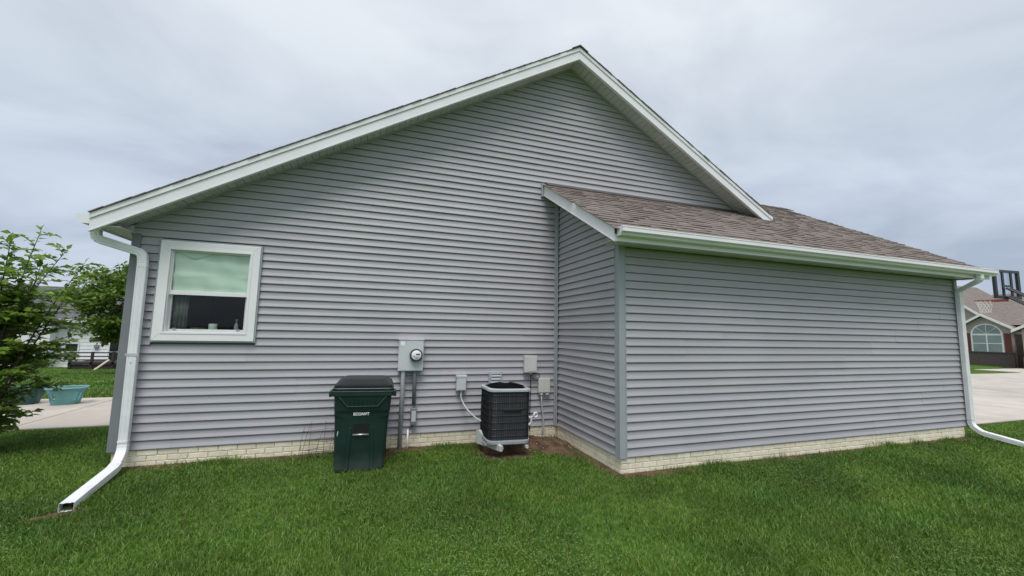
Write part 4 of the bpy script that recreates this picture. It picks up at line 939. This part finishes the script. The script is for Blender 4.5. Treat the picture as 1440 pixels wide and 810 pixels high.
def crown_tree(name, label, loc, crown_c, crown_r, n_clump, per, leaf, seed, m='mapleleaf'):
    rg = np.random.default_rng(seed); tr = thing(name, label, 'tree', (0, 0, 0)); tk = MB(); br = MB(); base = np.array(loc); cc = np.array(crown_c); cr_ = np.array(crown_r)
    c = curve(base, cc+np.array([0, 0, cr_[2]*.5]), (.1, 0, 0), 9); tk.tube([tuple(p) for p in c], list(np.linspace(.13, .03, 9)), 10)
    P, D_, N, S = [], [], [], []
    for k in range(n_clump):
        q = rg.normal(size=3); q /= np.linalg.norm(q); q *= rg.uniform(.45, 1.0)**.6
        q[2] = q[2] if q[2] > -.75 else -.75
        ce = cc+q*cr_*rg.uniform(.85, 1.08); st = c[rg.integers(3, 8)]
        b_ = curve(st, ce, (0, 0, .15), 6); br.tube([tuple(p) for p in b_], list(np.linspace(.035, .006, 6)), 5)
        rad = rg.uniform(.28, .5)
        v = rg.normal(size=(per, 3)); v *= (rg.random((per, 1))**.4)/np.linalg.norm(v, axis=1, keepdims=True); pts = ce+v*np.array([rad*1.25, rad*1.25, rad*.6])
        for p, vv in zip(pts, v):
            P.append(p); d_ = unit(vv*np.array([1, 1, .3])+rg.normal(0, .5, 3)+np.array([0, 0, -.3])); D_.append(d_); N.append(unit(np.array([0, 0, 1])+vv*.5+rg.normal(0, .5, 3))); S.append(leaf*rg.uniform(.6, 1.25))
    obj('trunk', tk, 'bark', tr, smooth=True); obj('branches', br, 'bark', tr, smooth=True); leaf_mesh('crown', P, D_, N, S, m, tr, wid=.8); return tr
crown_tree('maple_tree', 'round dense green maple standing between the house and the white house', (-6.7, 16, float(gz(-6.7, 16))-.03), (-6.75, 16, 2.35), (2.25, 1.9, 2.0), 110, 130, .15, 31)

# ------------------------------------------------------------------ white house beyond the lawn (left)
hx0, hx1, hy, hz = -24.0, -9.2, 24.0, -1.02
wh = thing('neighbour_house', 'white sided house with grey roof behind the maple', 'house', (-16, 24, hz))
pobj(wh, 'wall', MB().box(hx0, hx1, hy, hy+9, hz, 1.62), 'wsiding')
for k in range(13): pobj(wh, 'siding_board', MB().prism([(hx0, hy-.030, hz+.2*k+.02), (hx0, hy-.002, hz+.2*k+.02), (hx0, hy-.002, hz+.2*k+.215), (hx0, hy-.010, hz+.2*k+.215)], (hx1-hx0, 0, 0)), 'wsiding')
rf = pobj(wh, 'roof', MB().prism([(hx0-.3, hy-.4, 1.56), (hx0-.3, hy+4.5, 3.65), (hx0-.3, hy+9.4, 1.56), (hx0-.3, hy+9.4, 1.68), (hx0-.3, hy+4.5, 3.80), (hx0-.3, hy-.4, 1.68)], (hx1-hx0+.6, 0, 0)), 'groof')
pobj(wh, 'front_gable', MB().prism([(-19.4, hy-.6, hz), (-13.75, hy-.6, hz), (-13.75, hy-.6, 1.62), (-16.6, hy-.6, 3.3), (-19.4, hy-.6, 1.62)], (0, 3, 0)), 'wsiding')
pobj(wh, 'front_gable_roof', MB().prism([(-19.8, hy-.9, 1.42), (-16.6, hy-.9, 3.36), (-13.4, hy-.9, 1.42), (-13.4, hy-.9, 1.56), (-16.6, hy-.9, 3.50), (-19.8, hy-.9, 1.56)], (0, 5, 0)), 'groof')
pobj(wh, 'fascia', MB().box(hx0-.3, hx1+.3, hy-.43, hy-.402, 1.50, 1.68), 'nwhite')
pobj(wh, 'gable_end', MB().prism([(hx1-.05, hy+.1, 1.6), (hx1-.05, hy+8.9, 1.6), (hx1-.05, hy+4.5, 3.5)], (.04, 0, 0)), 'wsiding')
for (a, b_, c_, d_) in [(-13.32, -12.80, -.58, .30), (-15.6, -14.7, -.5, .5), (-17.8, -16.9, -.5, .5), (-11.35, -10.95, -.85, .55)]:
    wn_ = pobj(wh, 'window', MB().box(a-.07, b_+.07, hy-.06, hy-.031, c_-.07, d_+.07), 'nwhite'); 
    o = obj('pane', MB().box(a, b_, hy-.075, hy-.061, c_, (c_+d_)/2-.03).box(a, b_, hy-.075, hy-.061, (c_+d_)/2+.03, d_), 'darkglass'); o.data.transform(Matrix.Translation((16, -24, -hz))); o.parent = wn_
dk = thing('deck', 'dark wooden deck with railing against the white house', 'deck', (-11, 22.5, hz))
pobj(dk, 'platform', MB().box(-12.1, -9.4, 22.0, 23.9, hz+.30, hz+.42), 'deckwood')
for xx in np.arange(-12.1, -9.35, .9):
    pobj(dk, 'post', MB().box(xx, xx+.10, 22.0, 22.1, hz, hz+.98), 'deckwood')
for zz in (.52, .70, .90): pobj(dk, 'rail', MB().box(-12.1, -9.4, 22.03, 22.07, hz+zz, hz+zz+.06), 'deckwood')
pobj(dk, 'skirt', MB().box(-12.05, -9.45, 22.05, 22.09, hz+.0, hz+.29), 'deckwood')
tag(obj('plank', MB().prism([(-10.6, 21.2, hz+.02), (-10.15, 21.5, hz+.55), (-10.15, 21.5, hz+.60), (-10.6, 21.2, hz+.08)], (-.12, .12, 0)), 'palewood'), 'pale board leaning at the dark deck', 'board')
pobj(wh, 'wall_box', MB().box(-12.05, -11.85, hy-.12, hy-.031, .05, .25), 'pvcgrey')
for i, (x, s) in enumerate([(-13.9, .55), (-14.6, .5), (-12.5, .35)]):
    rg = np.random.default_rng(60+i); n = 260; v = rg.normal(size=(n, 3)); v *= (rg.random((n, 1))**.4)/np.linalg.norm(v, axis=1, keepdims=True)
    P = np.array([x, 23.3, hz+s*.5])+v*np.array([s*.8, s*.5, s*.55]); P[:, 2] = np.maximum(P[:, 2], hz+.02)
    bu = thing('garden_bush', ['rounded bush under the white house window', 'wider bush along the white house wall', 'low bush beside the dark deck'][i], 'bush', (0, 0, 0))
    leaf_mesh('foliage', P, rg.normal(size=(n, 3)), rg.normal(size=(n, 3))+np.array([0, 0, 1.5]), np.full(n, .16), 'mapleleaf', bu, wid=.7)
    obj('stem', MB().tube([(x, 23.3, hz-.05), (x, 23.3, hz+s*.5)], .03, 6), 'bark', bu)

# ------------------------------------------------------------------ tan house across the driveway (right); facade plane x = 42
NX = 42.0; nz = -.20
nh = thing('neighbour_house', 'tan house with brown roof, arched window and dark red shutters', 'house', (NX, 9.8, nz))
yC = 9.82
pobj(nh, 'wall', MB().prism([(NX, 8.62, nz), (NX, 11.02, nz), (NX, 11.02, 2.40), (NX, yC, 3.14), (NX, 8.62, 2.40)], (6, 0, 0)), 'tan')
pobj(nh, 'main_wall', MB().box(NX+.6, NX+9, 8.63, 20, nz, 2.75).prism([(NX+.62, 9.6, 2.75), (NX+.62, 16.4, 2.75), (NX+.62, 13.0, 5.6)], (.2, 0, 0)), 'tan')
wsc = pobj(nh, 'wainscot', MB().box(NX-.10, NX-.002, 8.52, 11.05, nz, .72), 'nbrick')
o = obj('cap', MB().box(NX-.14, NX, 8.50, 11.06, .72, .77), 'nbrick'); o.data.transform(Matrix.Translation((-NX, -9.8, -nz))); o.parent = wsc
for k in range(11):
    z = .80+k*.16; hw = 1.2 if z < 2.35 else 1.2*(3.14-z)/(.74)
    pobj(nh, 'siding_board', MB().prism([(NX-.022, yC-hw, z), (NX-.002, yC-hw, z), (NX-.002, yC-hw, z+.155), (NX-.008, yC-hw, z+.155)], (0, 2*hw, 0)), 'tan')
# small gable roof over the window bay
def rake_bar(p, q, t_, d_, m, dx): # p,q = (y,z); thickness t_ down, from x to x+dx
    return MB().prism([(d_, p[0], p[1]), (d_, q[0], q[1]), (d_, q[0], q[1]-t_), (d_, p[0], p[1]-t_)], (dx, 0, 0))
r1 = pobj(nh, 'bay_roof', rake_bar((8.40, 2.38), (yC, 3.30), .10, NX-.28, 'nroof', 6).prism([(NX-.28, 11.24, 2.38), (NX-.28, yC, 3.30), (NX-.28, yC, 3.20), (NX-.28, 11.24, 2.28)], (6, 0, 0)), 'nroof')
pobj(nh, 'bay_fascia', rake_bar((8.36, 2.36), (yC, 3.31), .16, NX-.33, 'w', .045), 'nwhite'); pobj(nh, 'bay_fascia', rake_bar((11.28, 2.36), (yC, 3.31), .16, NX-.33, 'w', .045), 'nwhite')
# larger gable behind, its rake running down to the bay
pobj(nh, 'gable_fascia', rake_bar((9.5, 2.78), (13.0, 5.82), .17, NX+.30, 'w', .05), 'nwhite'); pobj(nh, 'gable_fascia', rake_bar((16.5, 2.78), (13.0, 5.82), .17, NX+.30, 'w', .05), 'nwhite')
pobj(nh, 'gable_roof', rake_bar((9.5, 2.76), (13.0, 5.80), .09, NX+.36, 'r', 7).prism([(NX+.36, 16.5, 2.76), (NX+.36, 13.0, 5.80), (NX+.36, 13.0, 5.71), (NX+.36, 16.5, 2.67)], (7, 0, 0)), 'nroof')
# main roof: ridge runs along y, hipped at the right
pobj(nh, 'main_roof', MB().add([(NX+.25, 1.0, 2.55), (NX+.25, 20.5, 2.55), (NX+10, 20.5, 2.55), (NX+10, 1.0, 2.55), (NX+5.0, 8.2, 4.95), (NX+5.0, 15.6, 4.95)], [(0, 1, 5, 4), (1, 2, 5), (2, 3, 4, 5), (3, 0, 4), (0, 3, 2, 1)]), 'nroof')
# garage block to the right with its own gable
pobj(nh, 'garage_wall', MB().box(NX-1.2, NX+6, .9, 7.70, nz, 2.22).prism([(NX-1.2, .9, 2.22), (NX-1.2, 7.7, 2.22), (NX-1.2, 4.3, 4.18)], (.3, 0, 0)), 'tan')
pobj(nh, 'garage_fascia', rake_bar((8.04, 2.20), (4.3, 4.35), .17, NX-1.52, 'w', .05), 'nwhite'); pobj(nh, 'garage_fascia', rake_bar((.56, 2.20), (4.3, 4.35), .17, NX-1.52, 'w', .05), 'nwhite')
pobj(nh, 'garage_roof', rake_bar((8.02, 2.20), (4.3, 4.34), .10, NX-1.46, 'r', 8).prism([(NX-1.46, .58, 2.20), (NX-1.46, 4.3, 4.34), (NX-1.46, 4.3, 4.24), (NX-1.46, .58, 2.10)], (8, 0, 0)), 'nroof')
pobj(nh, 'garage_wainscot', MB().box(NX-1.30, NX-1.202, 5.6, 7.73, nz, .55), 'nbrick')
pobj(nh, 'garage_door', MB().box(NX-1.28, NX-1.203, .9, 5.4, nz, 1.95), 'nwhite')
pobj(nh, 'alcove', MB().box(NX+.45, NX+.58, 7.71, 8.62, nz, 2.4), 'tan'); pobj(nh, 'entry_door', MB().box(NX+.40, NX+.448, 8.08, 8.58, nz, 1.95), 'nbrick')
# arched window
yW = yC-.10
ww = pobj(nh, 'arched_window', MB().add(*(lambda pts: ([(NX-.06, y, z) for y, z in pts]+[(NX-.024, y, z) for y, z in pts], [tuple(range(len(pts))), tuple(range(len(pts), 2*len(pts)))]+[(i, (i+1) % len(pts), len(pts)+(i+1) % len(pts), len(pts)+i) for i in range(len(pts))]))([(yW-.76, .70), (yW+.76, .70)]+[(yW+.76*math.cos(a), 1.92+.72*math.sin(a)) for a in np.linspace(0, math.pi, 19)])), 'nwhite')
def npane(pts):
    o = obj('pane', MB().prism([(NX-.075, y, z) for y, z in pts], (.014, 0, 0)), 'tealglass'); o.data.transform(Matrix.Translation((-NX, -9.8, -nz))); o.parent = ww
for s1 in (-1, 1):
    for (a, b_) in ((.78, 1.30), (1.36, 1.86)): npane([(yW+s1*.04, a), (yW+s1*.68, a), (yW+s1*.68, b_), (yW+s1*.04, b_)])
    for (a0, a1) in ((.04, .76), (.82, 1.54)):
        npane([(yW+s1*.05*math.cos((a0+a1)/2), 1.94+.05)]+[(yW+s1*.67*math.cos(a), 1.94+.63*math.sin(a)) for a in np.linspace(a0, a1, 6)])
for s1 in (-1, 1): pobj(nh, 'shutter', MB().box(NX-.07, NX-.024, min(yW+s1*.82, yW+s1*1.12), max(yW+s1*.82, yW+s1*1.12), .74, 2.0), 'shutter')
gp = struct(obj('front_grass', MB().prism([(31.4, 6.2, G+.036), (36.2, 8.2, G+.036), (39.3, 8.3, G+.036), (41.7, 8.9, G+.036), (41.7, 13, G+.036), (31.4, 13, G+.036)], (0, 0, -.1)), 'lawn'))

# ------------------------------------------------------------------ basketball hoop on the driveway
vd = Vector((.925, .380, 0)).normalized(); td = Vector((vd.y, -vd.x, 0))
wdir = (td*.47+vd*.883).normalized(); ndir = (-td*.883+vd*.47).normalized(); up = Vector((0, 0, 1))
rimc = Vector((22.62, 1.86, 2.84)); bc = rimc-ndir*.56+up*.07
bh = thing('basketball_hoop', 'black framed basketball backboard with red rim and white net', 'basketball hoop', (bc.x-ndir.x*1.1, bc.y-ndir.y*1.1, G))
def bl(u, v, n): p = bc+wdir*u+up*v+ndir*n; return (p.x, p.y, p.z)
def slab(u0_, u1_, v0_, v1_, n0_, n1_): return MB().add([bl(u, v, n) for n in (n0_, n1_) for v in (v0_, v1_) for u in (u0_, u1_)], [(0, 2, 3, 1), (4, 5, 7, 6), (0, 1, 5, 4), (2, 6, 7, 3), (0, 4, 6, 2), (1, 3, 7, 5)])
bw, b0, b1 = .60, -.05, .90
def merge(*l):
    m_ = MB()
    for q in l: m_.add(q.v, q.f)
    return m_
pobj(bh, 'backboard_frame', merge(slab(-bw, -bw+.10, b0, b1, -.05, .02), slab(bw-.10, bw, b0, b1, -.05, .02), slab(-bw+.09, bw-.09, b0, b0+.09, -.049, .019), slab(-bw+.09, bw-.09, b1-.08, b1, -.049, .019), slab(-.24, -.16, b0+.09, b1-.08, -.048, -.012), slab(.16, .24, b0+.09, b1-.08, -.048, -.012), slab(-.16, .16, .34, .40, -.047, -.013)), 'black_gloss')
pobj(bh, 'backboard_pane', slab(-bw+.02, bw-.02, b0+.02, b1-.02, -.006, .004), 'acrylic')
pobj(bh, 'rim', MB().tube([tuple(rimc+wdir*.23*math.cos(a)+ndir*.23*math.sin(a)) for a in np.linspace(0, 2*math.pi, 30)], .019, 6, ref=(0, 0, 1), cap=False), 'rim')
pobj(bh, 'rim_bracket', slab(-.09, .09, -.13, -.05, .02, .34), 'rim')
net = MB()
for k in range(12):
    for sg in (-1, 1):
        pts = []
        for j in range(9):
            q = j/8; a = 2*math.pi*k/12+sg*q*1.3; r_ = .225*(1-q)+.125*q-.02*math.sin(q*3.1); p = rimc+wdir*r_*math.cos(a)+ndir*r_*math.sin(a)-up*.42*q; pts.append(tuple(p))
        net.tube(pts, .008, 4, ref=(0, 0, 1))
pobj(bh, 'net', net, 'net')
pl = bc-ndir*1.1
for v in (.02, .30):
    for s1 in (-.1, .1): pobj(bh, 'arm', MB().tube([bl(s1, v, -.05), tuple(pl+wdir*s1+up*(v-.80))], .035, 6), 'black_gloss')
pobj(bh, 'pole', MB().tube([(pl.x, pl.y, pl.z+.1), (pl.x-ndir.x*.25, pl.y-ndir.y*.25, G+.25)], .055, 10), 'black_gloss')
bq = pl-ndir*.35
mb = MB(); mb.loft([[tuple(bq+wdir*a+ndir*b_+up*(G+.034-bq.z+z)) for a, b_ in rrect(.75*s_, 1.1*s_, .12, 4)] for s_, z in ((1, 0), (1, .14), (.8, .24))]); pobj(bh, 'base', mb, 'black')

# ------------------------------------------------------------------ grass
def fnoise(x, y, seed, sc, n=24):
    rg = np.random.default_rng(seed); o_ = np.zeros_like(x)
    for _ in range(n):
        a = rg.uniform(0, 2*np.pi); f = sc*rg.uniform(.4, 1.8); o_ += np.sin((x*np.cos(a)+y*np.sin(a))*f+rg.uniform(0, 6.28))
    return o_/np.sqrt(n/2)
def clear_of(x, y):
    ok = np.ones(len(x), bool)
    ok &= ~((x > -.03) & (y > .02)); ok &= ~((x > W1) & (x < WR) & (y > -D+.01)); ok &= ~((x > 13.15) & (y > -1.22)); ok &= ~((x < 0) & (y > 2.42) & (y < 5.68))
    u = (x-2.755)/.29; v = (y+.55)/.31; ok &= ~((np.abs(u) < 1) & (np.abs(v) < 1))
    ok &= ~((np.abs(x-4.60) < .30) & (np.abs(y+.56) < .30))
    return ok
def soilness(x, y):
    s = np.zeros(len(x))
    for (cx, cy, rx, ry, _, _, rot) in SOIL:
        dx, dy = x-cx, y-cy; u = (dx*np.cos(rot)+dy*np.sin(rot))/rx; v = (-dx*np.sin(rot)+dy*np.cos(rot))/ry; s = np.maximum(s, 1-smooth(.65, 1.15, np.sqrt(u*u+v*v)))
    dist = np.where((x > W1), np.where(x < WR, -D-y, 9), np.where(x > -.05, -y, 9))
    dist = np.where((y > -D) & (x < W1) & (x > W1-.5), np.minimum(dist, W1-x), dist)
    s = np.maximum(s, .85*(1-smooth(.0, .16, dist+.05*fnoise(x, y, 4, 6))))
    return s
CAMn = np.array(CAM)
def blades(name, x, y, h, wd, lean, m, zoff=0, hv=.35):
    n = len(x); a = rng.uniform(0, 2*np.pi, n); la = rng.uniform(0, 2*np.pi, n)
    hh = h*rng.uniform(1-hv, 1+hv, n); ww_ = wd*rng.uniform(.7, 1.3, n); ln = lean*rng.uniform(.2, 1.3, n)*hh
    z = gz(x, y)+zoff-.004; p = np.stack([x, y, z], 1)
    sd_ = np.stack([np.cos(a), np.sin(a), 0*a], 1)*(ww_/2)[:, None]; ld = np.stack([np.cos(la), np.sin(la), 0*la], 1)*ln[:, None]; upv = np.stack([0*a, 0*a, hh], 1)
    V = np.stack([p-sd_, p+sd_, p+ld*.35+upv*.6+sd_*.75, p+ld*.35+upv*.6-sd_*.75, p+ld+upv*(1-.25*(ln/hh)[:, None].clip(0, 1))], 1).reshape(-1, 3)
    b = (np.arange(n)*5)[:, None]; F = np.concatenate([b+np.array([[0, 1, 2]]), b+np.array([[0, 2, 3]]), b+np.array([[3, 2, 4]])], 1).reshape(-1, 3)
    me = bpy.data.meshes.new(name); me.vertices.add(len(V)); me.vertices.foreach_set('co', V.ravel().astype(np.float32)); me.loops.add(F.size); me.loops.foreach_set('vertex_index', F.ravel().astype(np.int32))
    me.polygons.add(len(F)); me.polygons.foreach_set('loop_start', (np.arange(len(F))*3).astype(np.int32)); me.polygons.foreach_set('loop_total', np.full(len(F), 3, np.int32)); me.update(calc_edges=True)
    me.materials.append(M[m]); o = link(name, me, None); o['kind'] = 'stuff'; return o
def scatter(n, x0_, x1_, y0_, y1_):
    return rng.uniform(x0_, x1_, n), rng.uniform(y0_, y1_, n)
# main lawn: denser near the camera; only what a camera near this one could see
xs, ys = scatter(1900000, -5.5, 17.5, -4.6, 2.45)
dist = np.hypot(xs-CAMn[0], ys-CAMn[1]); az = np.arctan2(xs-CAMn[0], ys-CAMn[1])-YAW
keep = clear_of(xs, ys) & (np.abs(az) < R(60)) & (dist > 2.0)
pr = np.clip(1.35-dist*.10, .30, 1)*(1-soilness(xs, ys))*(.80+.2*fnoise(xs, ys, 8, 2.5))
keep &= rng.random(len(xs)) < pr
xs, ys = xs[keep], ys[keep]
hmap = .046*(1+.18*fnoise(xs, ys, 2, 1.3)+.14*fnoise(xs, ys, 3, 5)).clip(.55, 1.6)
wd_ = np.where(xs > W1, np.where(xs < WR, -D-ys, 9), np.where(xs > -.05, -ys, 9))
hmap = hmap*(1+.75*(1-smooth(.05, .32, wd_))*np.clip(.4+.8*fnoise(xs, ys, 23, 7), 0, 1.4))
dn = np.hypot(xs-CAMn[0], ys-CAMn[1])
g1 = blades('grass', xs, ys, hmap, np.clip(.0026+.0006*dn, .0035, .010), .75, 'grass')
tag(g1, 'mown green lawn grass in front of the house', 'grass')
# straw and dry blades near the foundations and thinly over the lawn
xs2, ys2 = scatter(260000, -1, 13.5, -4.4, 0.0); k2 = clear_of(xs2, ys2) & (rng.random(len(xs2)) < .05+.75*(soilness(xs2, ys2)*(1-soilness(xs2, ys2))*4)*.6)
g2 = blades('dry_grass', xs2[k2], ys2[k2], np.full(k2.sum(), .045), np.full(k2.sum(), .006), 1.2, 'drygrass'); tag(g2, 'dry straw coloured grass along the foundation', 'grass')
# clover in patches
xs3, ys3 = scatter(420000, -1.5, 12.5, -4.5, -.3); cm = fnoise(xs3, ys3, 17, 1.5); k3 = clear_of(xs3, ys3) & (rng.random(len(xs3)) < .13*smooth(-.2, 1.6, cm)) & (soilness(xs3, ys3) < .2)
xs3, ys3 = xs3[k3][:60000], ys3[k3][:60000]; n3 = len(xs3)
zz = gz(xs3, ys3)+.045+rng.uniform(-.012, .022, n3); a = rng.uniform(0, 6.28, n3); P_, D_, N_, S_ = [], [], [], []
for k in range(3):
    an = a+k*2.09; P_.append(np.stack([xs3, ys3, zz], 1)); D_.append(np.stack([np.cos(an), np.sin(an), rng.uniform(-.15, .35, n3)], 1)); N_.append(np.stack([rng.normal(0, .3, n3), rng.normal(0, .3, n3), np.ones(n3)], 1)); S_.append(rng.uniform(.007, .013, n3))
gc = leaf_mesh('clover', np.concatenate(P_), np.concatenate(D_), np.concatenate(N_), np.concatenate(S_), 'clover', None, wid=.95, fold=.1); gc['kind'] = 'stuff'; tag(gc, 'pale clover leaves in patches across the lawn', 'clover')
# far lawns: coarser tufts
xs4, ys4 = scatter(160000, -16, 0, 5.7, 23.5); k4 = rng.random(len(xs4)) < np.clip(1.4-ys4*.05, .3, 1)
g4 = blades('far_grass', xs4[k4], ys4[k4], np.full(k4.sum(), .06), np.full(k4.sum(), .022), .7, 'grass'); tag(g4, 'lawn between the patio and the white house', 'grass')
# pebbles and clods on the bare soil
mb = MB(); rgp = random.Random(3)
for k in range(50):
    s_ = SOIL[0] if k < 150 else rgp.choice(SOIL); a = rgp.uniform(0, 6.28); q = math.sqrt(rgp.random())*.95; x = s_[0]+s_[2]*q*math.cos(a); y = s_[1]+s_[3]*q*math.sin(a)
    if not (y < -.03 and x < W1-.03): continue
    r_ = rgp.uniform(.004, .011); z = G+.012+s_[5]*(1-q*q)
    mb.add([(x+r_*rgp.uniform(.7, 1.2), y, z), (x-r_*rgp.uniform(.7, 1.2), y, z), (x, y+r_*rgp.uniform(.7, 1.2), z), (x, y-r_*rgp.uniform(.7, 1.2), z), (x, y, z+r_*.8), (x, y, z-r_*.8)], [(0, 2, 4), (2, 1, 4), (1, 3, 4), (3, 0, 4), (2, 0, 5), (1, 2, 5), (3, 1, 5), (0, 3, 5)])
pb = obj('pebbles', mb, 'mortar'); pb['kind'] = 'stuff'; tag(pb, 'small pebbles and clods on the bare soil', 'pebbles')
